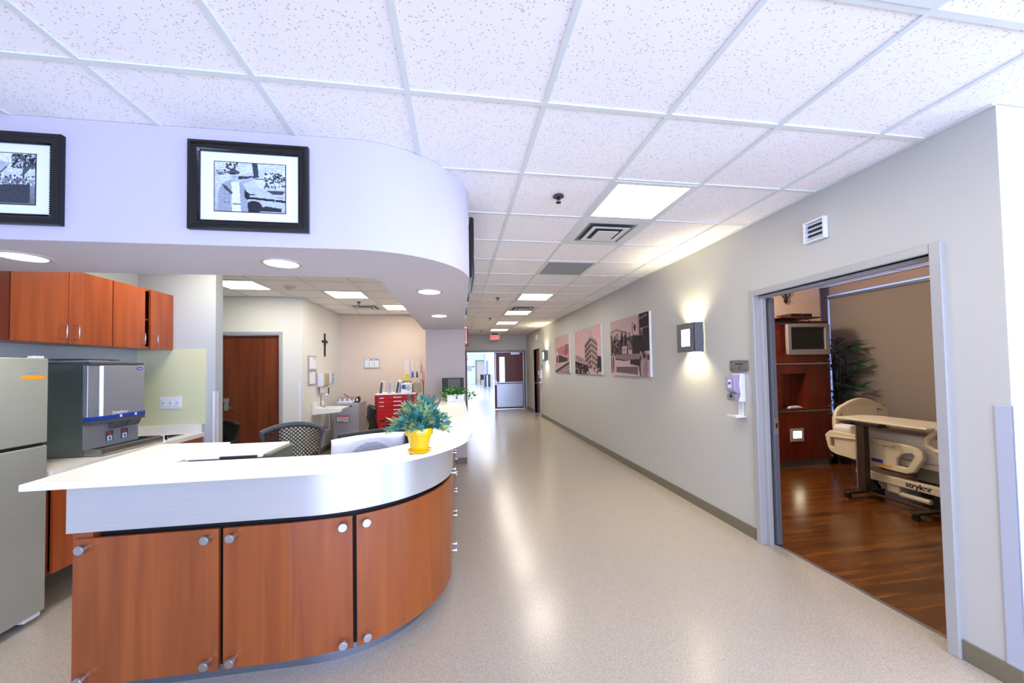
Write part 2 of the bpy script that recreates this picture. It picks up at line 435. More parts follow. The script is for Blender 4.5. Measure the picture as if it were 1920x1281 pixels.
# ================================================================= DOORS
# door_1 : patient room
d = thing('door_1', '', 'door', (2.6, 2.2, 0)); del d['label'], d['category']; struct(d)
g = MB()
g.box(2.505, 2.68, 2.795, 2.845, 0, 2.15).box(2.505, 2.68, 1.555, 1.605, 0, 2.15).box(2.505, 2.68, 1.605, 2.795, 2.10, 2.15)
g.build('frame', 'frame_metal', d, bev=.004)
MB().box(2.56, 2.60, 2.765, 2.795, 0, 2.10).box(2.56, 2.60, 1.605, 1.63, 0, 2.1).box(2.56, 2.6, 1.63, 2.765, 2.075, 2.10).build('door_stop', 'frame_metal', d, bev=.003)
dl = MB().box(2.615, 2.66, 2.745, 2.795, .01, 2.08).build('door_leaf', 'frame_dark', d, bev=.003)
dm = MB().box(2.62, 2.655, 2.742, 2.745, .93, 1.07).build('latch_plate', 'satin', dl)
MB().box(2.63, 2.645, 2.740, 2.742, .98, 1.02).build('latch_slot', 'black', dl)
# door_2 : brown door in the back room
d = thing('door_2', '', 'door', (-3.27, 6.47, 0)); del d['label'], d['category']; struct(d)
MB().box(-3.77, -3.70, 6.43, 6.6, 0, 2.17).box(-2.84, -2.79, 6.43, 6.6, 0, 2.17).box(-3.70, -2.84, 6.43, 6.6, 2.12, 2.17).build('frame', 'frame_metal', d, bev=.004)
dl = MB().box(-3.695, -2.845, 6.50, 6.545, .01, 2.115).build('door_leaf', 'door_wood', d)
hd = MB().box(-3.665, -3.60, 6.485, 6.50, .92, 1.12).box(-3.66, -3.58, 6.46, 6.485, 1.05, 1.12).build('lock_case', 'satin', dl, bev=.004)
MB().cyl((-3.63, 6.485, .97), (-3.63, 6.44, .97), .012).tube([(-3.63, 6.44, .97), (-3.57, 6.435, .97), (-3.50, 6.44, .965)], .009).build('door_handle', 'chrome', dl, smooth=True)
# door_3 : double doors at the corridor end
d = thing('door_3', '', 'door', (1.33, 13.5, 0)); del d['label'], d['category']; struct(d)
MB().box(.20, .26, 13.44, 13.66, 0, 2.16).box(2.41, 2.47, 13.44, 13.66, 0, 2.16).box(.26, 2.41, 13.44, 13.66, 2.10, 2.16).build('frame', 'frame_dark', d, bev=.004)
dl = MB().box(1.325, 1.40, 13.5, 13.545, .02, 2.09).box(1.40, 1.50, 13.5, 13.545, .02, 2.09).box(1.50, 1.72, 13.5, 13.545, .02, .98).box(1.50, 1.72, 13.5, 13.545, 1.93, 2.09).box(1.72, 2.40, 13.5, 13.545, .02, 2.09).build('door_leaf', 'door_maroon', d)
MB().box(1.49, 1.51, 13.49, 13.55, .97, 1.94).box(1.71, 1.73, 13.49, 13.55, .97, 1.94).box(1.49, 1.73, 13.49, 13.55, .97, .99).box(1.49, 1.73, 13.49, 13.55, 1.92, 1.94).build('window_frame', 'black', dl)
MB().box(1.51, 1.71, 13.515, 13.525, .99, 1.92).build('glass_pane', 'glass', dl)
MB().box(1.41, 2.37, 13.490, 13.5, .08, .93).build('kick_plate', 'steel', dl)
MB().box(1.36, 2.37, 13.43, 13.46, .96, 1.0).box(1.34, 1.40, 13.43, 13.5, .90, 1.06).box(2.33, 2.37, 13.43, 13.5, .95, 1.01).build('push_bar', 'satin', dl, bev=.004)
MB().box(1.352, 1.375, 13.48, 13.5, 1.06, 2.05).build('lock_rod', 'satin', dl)
MB().box(1.93, 2.26, 13.43, 13.5, 2.0, 2.08).build('door_closer', 'satin', dl, bev=.005)
dl = MB().box(.262, .305, 12.42, 13.46, .02, 2.09).build('door_leaf', 'door_maroon', d)
# door_4 : far door in the right wall
d = thing('door_4', '', 'door', (2.6, 11.7, 0)); del d['label'], d['category']; struct(d)
MB().box(2.505, 2.66, 11.15, 11.2, 0, 2.14).box(2.505, 2.66, 12.15, 12.2, 0, 2.14).box(2.505, 2.66, 11.2, 12.15, 2.10, 2.14).build('frame', 'frame_metal', d, bev=.004)
dl = MB().box(2.60, 2.64, 11.2, 12.15, .01, 2.10).build('door_leaf', 'door_wood', d)
MB().cyl((2.60, 12.08, 1.0), (2.55, 12.08, 1.0), .012).box(2.54, 2.555, 11.98, 12.09, .99, 1.01).build('door_handle', 'chrome', dl)
# door_5 : beige far door
d = thing('door_5', '', 'door', (2.2, 36, 0)); del d['label'], d['category']; struct(d)
MB().box(1.68, 1.75, 35.9, 36.1, 0, 2.27).box(2.63, 2.70, 35.9, 36.1, 0, 2.27).box(1.75, 2.63, 35.9, 36.1, 2.2, 2.27).build('frame', 'frame_dark', d)
MB().box(1.75, 2.63, 36.0, 36.05, .01, 2.2).build('door_leaf', 'beige_door', d)
# ================================================================= RECEPTION COUNTER
def offset_front(d, x0, y1, n=28):
    """outer plan line of the desk moved inward by d: along the front, round the corner, down the corridor side"""
    R = .87-d
    return [(x0, 1.86+d)]+arc(-.775, 2.73, R, -90, 0, n)+[(.095-d, y1)]
ct = thing('reception_counter', 'curved cherry wood reception counter with white speckled top and brushed metal band', 'counter', (-.8, 2.4, 0))
outer = offset_front(0, -1.83, 5.99)
inner = [(-.245, 5.99), (-.245, 2.62)]+arc(-.70, 2.61, .455, 0, -90, 14)[1:]+[(-1.455, 2.155), (-1.485, 2.70), (-1.92, 2.74)]
MB().prism(outer+inner, 1.04, 1.07).build('countertop', 'quartz', ct, bev=.004, recalc=True)
def strip(line, th, z0, z1):
    """vertical sheet following a plan line, thickness th to the left of travel"""
    P = [Vector((p[0], p[1])) for p in line]; o2 = []
    for i, p in enumerate(P):
        d = (P[min(i+1, len(P)-1)]-P[max(i-1, 0)]).normalized()
        o2.append(p+Vector((-d.y, d.x))*th)
    n = len(P); v = [(p.x, p.y, z0) for p in P]+[(p.x, p.y, z0) for p in o2]+[(p.x, p.y, z1) for p in P]+[(p.x, p.y, z1) for p in o2]
    f = []
    for i in range(n-1):
        f += [(i, i+1, 2*n+i+1, 2*n+i), (n+i+1, n+i, 3*n+i, 3*n+i+1), (2*n+i, 2*n+i+1, 3*n+i+1, 3*n+i), (i+1, i, n+i, n+i+1)]
    f += [(0, 2*n, 3*n, n), (n-1, 2*n-1, 4*n-1, 3*n-1)]
    return MB().add(v, f)
strip(offset_front(.145, -1.785, 5.99), .02, .80, 1.04).build('metal_band', 'steel_band', ct, smooth=True, recalc=True)
strip(offset_front(.20, -1.69, 5.99), .03, .09, 1.04).build('inner_body', 'gap_black', ct, smooth=True, recalc=True)
strip(offset_front(.245, -1.66, 5.99), .02, 0, .10).build('toe_kick', 'steel_kick', ct, smooth=True, recalc=True)
MB().box(-1.78, -1.70, 2.03, 2.70, .09, 1.04).build('end_panel', 'cherry', ct, bev=.002)
def sample(line, s0, s1, n):
    P = [Vector((p[0], p[1])) for p in line]; cum = [0]
    for i in range(len(P)-1): cum.append(cum[-1]+(P[i+1]-P[i]).length)
    def at(s):
        for i in range(len(P)-1):
            if s <= cum[i+1] or i == len(P)-2:
                t = (s-cum[i])/(cum[i+1]-cum[i]); q = P[i].lerp(P[i+1], t); return (q.x, q.y)
    return [at(s0+(s1-s0)*i/n) for i in range(n+1)]
pl = offset_front(.155, -1.76, 5.99, 60)
L0 = 0
edges = [(0, .600), (.620, 1.210), (1.230, 2.32), (2.335, 3.0), (3.015, 3.68), (3.695, 4.36), (4.375, 5.2)]
for k, (a, b) in enumerate(edges):
    n = 30 if k == 2 else 2
    pts = sample(pl, a, b, n if k == 2 else 2)
    p = strip(pts, .018, .095, .768).build('wood_panel', 'cherry', ct, smooth=(k == 2), recalc=True)
    e = .045
    for (s, z) in ((a+e, .728), (b-e, .728), (a+e, .14), (b-e, .14)):
        q = sample(pl, s-.005, s+.005, 1); c = Vector(((q[0][0]+q[1][0])/2, (q[0][1]+q[1][1])/2)); dd = Vector((q[1][0]-q[0][0], q[1][1]-q[0][1])).normalized()
        nrm = Vector((dd.y, -dd.x)); c3 = Vector((c.x, c.y, z)); n3 = Vector((nrm.x, nrm.y, 0))
        MB().cyl(c3, c3+n3*.024, .015, n=16).cyl(c3+n3*.022, c3+n3*.034, .0215, .0205, n=24).cyl(c3+n3*.0335, c3+n3*.0355, .014, n=20).build('standoff_cap', 'white_gloss' if False else 'satin', p, smooth=True)
# desk surface behind the counter
dk = thing('staff_desk', 'low white work surface running behind the raised reception counter', 'desk', (-.6, 2.8, 0))
MB().prism(offset_front(.29, -1.47, 5.97, 14)+[(-.80, 5.97), (-.80, 2.84), (-1.47, 2.84)], .73, .76).build('desktop', 'white_paint', dk, bev=.003)
MB().box(-1.47, -1.44, 2.22, 2.78, 0, .73).build('support_panel', 'cherry', dk)
MB().box(-.79, -.77, 5.3, 5.95, 0, .73).build('support_panel', 'cherry', dk)
MB().box(-.79, -.22, 3.9, 3.93, 0, .73).build('support_panel', 'cherry', dk)

# yellow potted plant
pt = thing('potted_plant', 'green conifer-leaved plant in a glossy yellow pot and saucer on the counter curve', 'plant', (-.213, 2.085, 1.07))
c = (-.213, 2.085, 1.07)
MB().lathe([(.0, .0), (.048, .0), (.060, .008), (.067, .020), (.064, .022), (.055, .014), (.0, .012)], c, 32).build('saucer', 'yellow', pt, smooth=True)
MB().lathe([(.0, .013), (.045, .013), (.0645, .098), (.072, .100), (.074, .104), (.076, .136), (.074, .139), (.070, .137), (.067, .122), (.0, .122)], c, 36).build('pot', 'yellow', pt, smooth=True)
MB().lathe([(.068, .120), (.066, .136), (.055, .150), (.035, .162), (.0, .168)], c, 20).build('soil', 'soil', pt, smooth=True)
fo = MB(); rnd = random.Random(3)
for i in range(58):
    a = rnd.uniform(0, 2*PI); el = rnd.choice([rnd.uniform(.08, .5), rnd.uniform(.3, 1.0), rnd.uniform(.8, 1.45)])
    Lb = rnd.uniform(.10, .15)*(1.12 if el > .9 else .95)
    base = Vector(c)+Vector((.02*math.cos(a), .02*math.sin(a), .145))
    dirv = Vector((math.cos(a)*math.cos(el), math.sin(a)*math.cos(el), math.sin(el)))
    pts = []; p = base; dcur = dirv.copy(); ns = 9
    for s in range(ns+1):
        pts.append(p.copy()); p = p+dcur*(Lb/ns); dcur = (dcur+Vector((0, 0, -.045))).normalized()
    fo.tube(pts[::3], .0014, 4)
    for s in range(1, ns+1):
        dd = (pts[s]-pts[s-1]).normalized()
        for q in range(3):
            ph = rnd.uniform(0, 2*PI); o = dd.orthogonal().normalized(); o = Matrix.Rotation(ph, 3, dd) @ o
            ld = (dd*.85+o*.62).normalized()*rnd.uniform(.026, .046)
            fo.leaf(pts[s], ld, .0055, o, .5)
    fo.leaf(pts[-1], dcur*.035, .005)
fo.build('foliage', 'conifer_leaf', pt)
# trough of ivy farther along
iv = thing('planter_trough', 'pale grey trough of green ivy at the far end of the counter', 'planter', (-.035, 5.3, 1.07))
tr = MB().prism([(-.16, 5.24), (.088, 5.24), (.094, 5.40), (-.166, 5.40)], 1.07, 1.075).add([], [])
for (x0, x1, y0, y1) in ((-.16, .088, 5.24, 5.25), (-.16, .088, 5.39, 5.40), (-.16, -.15, 5.24, 5.40), (.078, .088, 5.24, 5.40)): tr.box(x0, x1, y0, y1, 1.07, 1.16)
tr.box(-.165, .093, 5.235, 5.252, 1.145, 1.165)
tr.build('trough', 'white_paint', iv, bev=.003)
MB().cyl((-.02, 5.238, 1.112), (-.02, 5.24, 1.112), .014).build('badge', 'dark_grey', iv)
MB().box(-.15, .078, 5.25, 5.39, 1.08, 1.145).build('soil', 'soil', iv)
fo = MB(); rnd = random.Random(5)
for i in range(330):
    x = rnd.uniform(-.15, .08); y = rnd.uniform(5.24, 5.40)
    a = rnd.uniform(0, 2*PI); el = rnd.uniform(-.2, 1.3)
    R = rnd.uniform(.04, .17)*(1.0 if el < .8 else .75)
    p = Vector((x, y, 1.155))+Vector((math.cos(a)*math.cos(el)*R, math.sin(a)*math.cos(el)*R*.7, abs(math.sin(el))*R))
    if p.z < 1.15 and 5.2 < p.y < 5.44 and p.x < .1: p.z = 1.17
    fo.leaf(p, Vector((math.cos(a), math.sin(a), rnd.uniform(-.7, .5))).normalized()*rnd.uniform(.03, .055), rnd.uniform(.012, .018))
    if i % 4 == 0: fo.tube([(x, y, 1.14), ((x+p.x)/2, (y+p.y)/2, max(1.16, p.z+.01)), tuple(p)], .0015, 4)
for sx, L in ((-.19, .16), (.15, .10), (-.17, .10), (.20, .06)):
    for s in range(14):
        p = Vector((sx+rnd.uniform(-.03, .03), 5.27+rnd.uniform(-.03, .03), 1.20-L*s/14))
        if sx > 0: p.x += .02
        fo.leaf(p, Vector((rnd.uniform(-1, 1), rnd.uniform(-1, 0), -.4)).normalized()*.045, .015)
fo.build('foliage', 'ivy_leaf', iv)

# ---- things on the desk
def monitor_box(name, label, cat): return thing(name, label, cat)
# printer
pr = thing('printer', 'white and black office printer rising just above the counter front at left', 'printer', (-1.2, 2.4, .76))
MB().box(-1.40, -1.04, 2.21, 2.50, .76, 1.0).build('body', 'olive_grey', pr, bev=.006)
MB().box(-1.415, -1.03, 2.20, 2.51, 1.0, 1.068).build('scanner_bed', 'olive_grey', pr, bev=.006)
MB().box(-1.42, -1.05, 2.185, 2.52, 1.068, 1.088).build('lid', 'paper', pr, bev=.004)
MB().box(-1.25, -1.07, 2.172, 2.185, 1.04, 1.082).build('lid_handle', 'black', pr, bev=.003)
MB().box(-1.05, -1.015, 2.20, 2.48, 1.066, 1.080).build('document_feeder', 'olive_grey', pr, bev=.003)
# white monitor seen from behind
mo = thing('monitor', 'white curved back of a computer monitor with round ribbed vent behind the counter', 'monitor', (-.585, 2.60, .76), rz=math.radians(26), local=True)
w, h0, h1 = .235, .03, .325
g = MB(); nx, nz = 60, 48; V = []; F = []
def zt(x): return h1+.012*(1-(x/w)**2)
for iz in range(nz+1):
    for ix in range(nx+1):
        x = -w+2*w*ix/nx; z = h0+(zt(x)-h0)*iz/nz
        ex = 1-min(1, (w-abs(x))/.03); ez = 1-min(1, (zt(x)-z)/.03); e = max(0, ex)**2+max(0, ez)**2
        rdd = math.hypot(x/.18, (z-.09)/.205)
        y = -.030+.022*min(1, e)+(.014 if rdd < 1 else .014*max(0, 1-(rdd-1)*5))
        V.append((x, y, z))
for iz in range(nz):
    for ix in range(nx):
        a = iz*(nx+1)+ix; F.append((a, a+1, a+nx+2, a+nx+1))
g.add(V, F)
bd = [0+i for i in range(nx+1)]+[(nx+1)*i+nx for i in range(1, nz+1)]+[(nx+1)*nz+i for i in range(nx-1, -1, -1)]+[(nx+1)*i for i in range(nz-1, 0, -1)]
o = len(g.v); n = len(bd)
g.v += [(V[i][0], .018, V[i][2]) for i in bd]
fs = [(bd[i], o+i, o+(i+1) % n, bd[(i+1) % n]) for i in range(n)]+[tuple(o+i for i in range(n))]
g.f += fs; g.mi += [0]*len(fs)
g.build('casing', 'white_plastic', mo, smooth=True, recalc=True)
g = MB()
for k in range(22):
    z = .06+k*.0105; rr_ = 1-((z-.09)/.197)**2
    if rr_ > 0:
        xx = .172*math.sqrt(rr_); g.box(-xx, xx, -.0195, -.012, z, z+.0045)
lab(g.build('vent_ribs', 'mid_grey', mo), 'grey ribs of the round vent')
MB().box(-.10, .10, -.08, .12, 0, .012).box(-.03, .03, .0, .03, .01, .1).build('stand', 'white_plastic', mo, bev=.004)
# black monitor behind it
mb = thing('monitor', 'black computer monitor showing only its top edge above the white monitor', 'monitor', (-.62, 2.90, .76), rz=math.radians(37), local=True)
g = MB(); g.box(-.27, .27, -.03, .0, .0, .325).build('casing', 'charcoal', mb, bev=.006)
MB().box(-.255, .255, .0, .003, .02, .30).build('screen', 'screen', mb)
MB().box(-.1, .1, -.06, .1, -.0, .01).build('stand', 'black', mb)
# cables / phone dock to the right of the white monitor
tw = thing('computer_tower', 'small black computer standing behind the counter left of the yellow pot', 'computer', (-.31, 2.45, .76))
MB().box(-.355, -.285, 2.63, 2.80, .76, 1.105).build('case', 'black', tw, bev=.004)
MB().box(-.345, -.295, 2.628, 2.63, 1.02, 1.03).build('front_stripe', 'blue_label', tw)
# pink folder and grey file behind the right counter
pk = thing('folder', 'pink folder with a purple edge standing behind the right counter', 'folder', (-.30, 3.7, .76))
MB().box(-.40, -.275, 3.66, 3.675, .76, 1.125).build('cover', 'pink', pk)
MB().box(-.40, -.275, 3.655, 3.68, 1.125, 1.135).build('top_edge', 'purple', pk)
bs = thing('telephone', 'black and grey telephone console behind the far end of the right counter', 'phone', (-.33, 4.7, .76))
MB().prism([(4.45, .76), (4.85, .76), (4.85, 1.10), (4.45, 1.02)], -.46, -.28, 'x').build('housing', 'charcoal', bs, bev=.01)
MB().box(-.38, -.27, 4.44, 4.45, 1.03, 1.09).build('handset', 'mid_grey', bs, bev=.01)
m3 = thing('monitor', 'black monitor behind the ivy trough at the far end of the counter', 'monitor', (-.10, 5.65, 1.07))
MB().box(-.235, .085, 5.62, 5.66, 1.10, 1.385).build('casing', 'black', m3, bev=.006)
MB().box(-.15, .03, 5.615, 5.62, 1.12, 1.37).build('back_label', 'olive_grey', m3)
MB().box(-.16, .02, 5.55, 5.72, 1.07, 1.08).box(-.10, -.05, 5.63, 5.66, 1.08, 1.12).build('stand', 'black', m3)

# ================================================================= SOFFIT ITEMS
for (x, y, l) in ((-2.25, 2.29, 'round recessed downlight in the soffit at the left picture edge'),
                  (-1.0, 2.30, 'round recessed downlight in the soffit below the man and car picture'),
                  (-.22, 3.05, 'round recessed downlight in the soffit past its curved corner'),
                  (-.21, 4.44, 'smallest, farthest round recessed downlight in the soffit by the corridor')):
    t = thing('downlight', l, 'light', (x, y, zs), group='downlights in the soffit')
    g = MB(); ri, ro = .088, .105; n = 36
    V = [(x+r*math.cos(2*PI*k/n), y+r*math.sin(2*PI*k/n), z) for r, z in ((ro, zs-.001), (ro-.003, zs-.006), (ri, zs-.005), (ri-.003, zs-.001)) for k in range(n)]
    g.add(V, [(i*n+k, i*n+(k+1) % n, (i+1)*n+(k+1) % n, (i+1)*n+k) for i in range(3) for k in range(n)])
    g.build('trim_ring', 'frame_metal', t, smooth=True, recalc=True)
    MB().cyl((x, y, zs-.0025), (x, y, zs-.001), ri-.002, n=36).build('lens', 'downlight', t)

# painted pictures on grids of small coloured faces
class Pic:
    def __init__(s, w, h, bg): s.a = np.zeros((h, w, 3)); s.a[:] = bg; s.w = w; s.h = h; s.X, s.Y = np.meshgrid((np.arange(w)+.5)/w, 1-(np.arange(h)+.5)/h)
    def poly(s, pts, c, k=1.):
        m = np.zeros((s.h, s.w), bool); n = len(pts)
        for i in range(n):
            (x1, y1), (x2, y2) = pts[i], pts[(i+1) % n]
            if y1 == y2: continue
            cnd = ((y1 > s.Y) != (y2 > s.Y)) & (s.X < (x2-x1)*(s.Y-y1)/(y2-y1)+x1); m ^= cnd
        s.a[m] = s.a[m]*(1-k)+np.array(c)*k; return s
    def ell(s, cx, cy, rx, ry, c, k=1.):
        m = ((s.X-cx)/rx)**2+((s.Y-cy)/ry)**2 < 1; s.a[m] = s.a[m]*(1-k)+np.array(c)*k; return s
    def line(s, x1, y1, x2, y2, t, c):
        d = np.array([x2-x1, y2-y1]); L = max(1e-6, math.hypot(*d)); nx_, ny_ = -d[1]/L*t/2, d[0]/L*t/2
        return s.poly([(x1+nx_, y1+ny_), (x2+nx_, y2+ny_), (x2-nx_, y2-ny_), (x1-nx_, y1-ny_)], c)
    def grad(s, y0, y1, c0, c1):
        m = (s.Y >= y0) & (s.Y <= y1); t = ((s.Y-y0)/(y1-y0))[..., None]; s.a = np.where(m[..., None], np.array(c0)*(1-t)+np.array(c1)*t, s.a); return s
    def noise(s, amt, x0=0, x1=1, y0=0, y1=1, sd=1, blk=2):
        r = np.random.RandomState(sd).rand(s.h//blk+1, s.w//blk+1); r = np.kron(r, np.ones((blk, blk)))[:s.h, :s.w]
        m = (s.X >= x0) & (s.X <= x1) & (s.Y >= y0) & (s.Y <= y1)
        s.a[m] *= (1+(r[m]-.5)*2*amt)[:, None]; return s
    def build(s, name, mtx, w, h, parent, rough=.6):
        W, Hh = s.w, s.h
        V = [tuple(mtx @ Vector(((i/W-.5)*w, (.5-j/Hh)*h, 0))) for j in range(Hh+1) for i in range(W+1)]
        F = [(j*(W+1)+i, (j+1)*(W+1)+i, (j+1)*(W+1)+i+1, j*(W+1)+i+1) for j in range(Hh) for i in range(W)]
        mb_ = MB().add(V, F)
        if 'artwork' not in M:
            m = bpy.data.materials.new('artwork'); m.use_nodes = True; at = m.node_tree.nodes.new('ShaderNodeAttribute'); at.attribute_name = 'Col'
            m.node_tree.links.new(at.outputs['Color'], m.node_tree.nodes['Principled BSDF'].inputs['Base Color']); m.node_tree.nodes['Principled BSDF'].inputs['Roughness'].default_value = .9; m.node_tree.nodes['Principled BSDF'].inputs['Specular IOR Level'].default_value = .15; M['artwork'] = m
        o = mb_.build(name, 'artwork', parent)
        a = np.clip(s.a, 0, 1); a = np.where(a <= .04045, a/12.92, ((a+.055)/1.055)**2.4)
        at = o.data.color_attributes.new('Col', 'FLOAT_COLOR', 'CORNER')
        buf = np.ones((W*Hh, 4, 4), np.float32); buf[:, :, :3] = a.reshape(-1, 1, 3)
        at.data.foreach_set('color', buf.ravel()); return o
def G(v): return (v*.93, v*.98, v*1.04)
def picture(label, cx, y, cz, w, h, pic, face='y'):
    """framed picture with bead moulding and mat on the soffit; face y: facing the camera side, x: facing the corridor"""
    t = thing('picture_frame', label, 'picture', (cx, y, cz-h/2), group='black framed photographs on the soffit')
    if face == 'y': mk = lambda u, v, d: (cx+u, y-d, cz+v)
    else: mk = lambda u, v, d: (cx+d, y+u, cz+v)
    fr = MB(); prof = [(0, 0), (0, .022), (.006, .030), (.018, .032), (.024, .024), (.036, .022), (.044, .014), (.050, .012), (.050, .004)]
    n = len(prof); V = []
    for (su, sv) in ((-1, -1), (1, -1), (1, 1), (-1, 1)):
        for (i, d) in prof: V.append(mk(su*(w/2-i), sv*(h/2-i), d))
    fr.add(V, [(a*n+k, ((a+1) % 4)*n+k, ((a+1) % 4)*n+k+1, a*n+k+1) for a in range(4) for k in range(n-1)])
    fr.build('frame', 'black_gloss', t, smooth=True, recalc=True)
    bd_ = MB(); st = .0105
    for sv in (-1, 1):
        k = -w/2+.055
        while k < w/2-.05:
            p = mk(k, sv*(h/2-.045), .012); q = mk(k, sv*(h/2-.045), .020); bd_.cyl(p, q, .0045, .002, 6); k += st
    for su in (-1, 1):
        k = -h/2+.055
        while k < h/2-.05:
            p = mk(su*(w/2-.045), k, .012); q = mk(su*(w/2-.045), k, .020); bd_.cyl(p, q, .0045, .002, 6); k += st
    bd_.build('bead_moulding', 'black_gloss', t)
    if pic is None: return t
    iw, ih = w-.10, h-.10
    a, b = mk(-iw/2-.002, -ih/2-.002, .003), mk(iw/2+.002, ih/2+.002, .006)
    MB().box(a[0], b[0], a[1], b[1], a[2], b[2]).build('mat_board', 'matboard', t)
    pw, ph_ = iw*.72, ih*.72
    a, b = mk(-pw/2-.004, -ph_/2-.004, .006), mk(pw/2+.004, ph_/2+.004, .0066)
    MB().box(a[0], b[0], a[1], b[1], a[2], b[2]).build('inner_border', 'ink', t)
    mt = frame_mtx(mk(0, 0, .0072), (1, 0, 0), (0, 0, 1)) if face == 'y' else frame_mtx(mk(0, 0, .0072), (0, 1, 0), (0, 0, 1))
    pic.build('photograph', mt, pw, ph_, t, .4)
    return t
# man with a cap beside an old car
p = Pic(132, 92, G(.78)); p.grad(0, 1, G(.70), G(.86)).noise(.05, sd=4)
for k in range(9): p.line(0, .62+k*.045, 1, .60+k*.045, .006, G(.66))
p.poly([(.52, 1), (.60, 1), (.62, .72), (.55, .70)], G(.28)).poly([(.3, .72), (.56, .74), (.56, .69), (.32, .66)], G(.25))
rn = random.Random(2)
for k in range(70): p.ell(rn.uniform(.16, .32), rn.uniform(.84, 1), .012, .02, G(rn.choice([.25, .4, .85])))
for k in range(150): p.ell(rn.uniform(.70, 1), rn.uniform(.50, .82), .012, .018, G(rn.choice([.2, .3, .5, .9])))
for k in range(40): p.ell(rn.uniform(.02, .2), rn.uniform(.74, .84), .012, .012, G(rn.choice([.2, .4, .8])))
p.poly([(.57, .68), (.70, .68), (.69, .5), (.59, .5)], G(.84)).poly([(.57, .70), (.70, .70), (.70, .67), (.57, .67)], G(.4))
p.poly([(.45, .5), (.60, .52), (.70, .46), (1, .46), (1, .05), (.45, .05)], G(.76))
p.poly([(.72, .46), (1, .46), (.96, .38), (.82, .38)], G(.3)).line(.46, .29, 1, .24, .045, G(.18)).line(.85, .3, .85, .2, .01, G(.8))
p.ell(.55, .10, .12, .13, G(.2)).poly([(.55, .02), (.95, .02), (.95, .09), (.72, .13), (.62, .08)], G(.22)).line(.48, .36, .57, .36, .02, G(.2)).line(.88, .32, .97, .32, .02, G(.3))
p.poly([(.04, 0), (.05, .38), (.10, .55), (.22, .64), (.38, .62), (.44, .45), (.47, .0)], G(.63)).poly([(.24, 0), (.23, .6), (.34, .62), (.37, .0)], G(.90))
p.poly([(.10, .55), (.14, .45), (.24, .34), (.25, .38), (.16, .52)], G(.3)).poly([(.25, 0), (.36, 0), (.355, .14), (.25, .14)], G(.93)).line(.25, .15, .36, .15, .02, G(.35))
for z_ in (.35, .26, .18): p.ell(.14, z_, .008, .012, G(.3)).ell(.20, z_, .008, .012, G(.35))
p.ell(.275, .70, .055, .085, G(.74)).ell(.275, .80, .075, .045, G(.33)).ell(.24, .77, .05, .02, G(.25)).line(.26, .70, .29, .70, .012, G(.45)).ell(.26, .715, .006, .008, G(.3)).ell(.295, .715, .006, .008, G(.3)).line(.26, .66, .29, .66, .01, G(.45))
p.poly([(.38, .55), (.5, .62), (.56, .68), (.52, .72), (.36, .62)], G(.70)).poly([(.42, .45), (.50, .36), (.46, .24), (.42, .3)], G(.2)).noise(.10, sd=9, blk=1)
picture('black framed photograph of a man in a cap beside an old car', -1.010, 2.0, 2.446, .545, .440, p)
# yard with tree and barrels
p = Pic(132, 92, G(.86)); p.grad(.5, 1, G(.80), G(.93)).grad(0, .5, G(.45), G(.62)).noise(.1, sd=3)
p.poly([(.52, .92-.05), (.42, .55), (.56, .55), (.70, .8)], G(.72)).line(.66, .74, .54, .54, .02, G(.4))
for k in range(300): p.ell(rn.uniform(.72, 1), rn.uniform(.72, .98), .014, .02, G(rn.choice([.15, .25, .4, .75])))
p.poly([(.86, .75), (.96, .76), (.88, .6), (.80, .48), (.75, .46), (.84, .6)], G(.35))
for k in range(260): p.ell(rn.uniform(.0, 1), rn.uniform(.38, .56), .012, .02, G(rn.choice([.2, .35, .6, .9])))
p.poly([(.42, .36), (.94, .40), (.94, .02), (.40, .02)], G(.28)).poly([(0, .36), (.36, .3), (.42, .02), (0, .02)], G(.55)).noise(.12, sd=8, blk=1)
picture('black framed photograph of a farmyard with a tree at the left picture edge', -2.075, 2.0, 2.432, .545, .425, p)
p = Pic(60, 42, G(.6)); p.noise(.4, sd=5, blk=3)
picture('black picture frame seen edge-on, nearest on the corridor side of the soffit', .1, 3.02, 2.425, .58, .45, p, 'x')
picture('small black picture frame seen edge-on, halfway along the corridor side of the soffit', .1, 4.25, 2.425, .42, .34, p, 'x')
picture('small black picture frame seen edge-on, farthest along the corridor side of the soffit', .1, 5.3, 2.425, .42, .34, p, 'x')

# ================================================================= KITCHEN
FX = -2.6
fr = thing('refrigerator', 'stainless steel refrigerator with an orange sticker at the left picture edge', 'refrigerator', (-2.9, 2.37, 0))
MB().box(-3.18, -2.66, 1.96, 2.79, .05, 1.62).build('cabinet', 'steel_fridge', fr, bev=.004)
MB().box(-2.66, -2.60, 1.95, 2.80, 1.105, 1.638).build('door', 'steel_fridge', fr, bev=.006)
MB().box(-2.66, -2.60, 1.95, 2.80, .055, 1.085).build('door', 'steel_fridge', fr, bev=.006)
MB().box(-2.665, -2.612, 1.97, 2.785, 1.083, 1.107).build('gasket', 'black', fr)
MB().box(-2.66, -2.62, 2.74, 2.795, 1.638, 1.652).build('hinge_cap', 'white_plastic', fr, bev=.003)
for y in (2.05, 2.74): MB().cyl((-2.70, y, 0), (-2.70, y, .052), .02).build('foot', 'black', fr)
MB().box(-2.72, -2.615, 2.70, 2.79, .025, .052).build('foot_bracket', 'white_plastic', fr, bev=.003)
MB().box(-2.600, -2.5985, 2.652, 2.775, 1.505, 1.527).build('sticker', 'orange', fr)
mt = lambda y, z, x=-2.5992: frame_mtx((x, y, z), (0, 1, 0), (0, 0, 1))
g = MB()
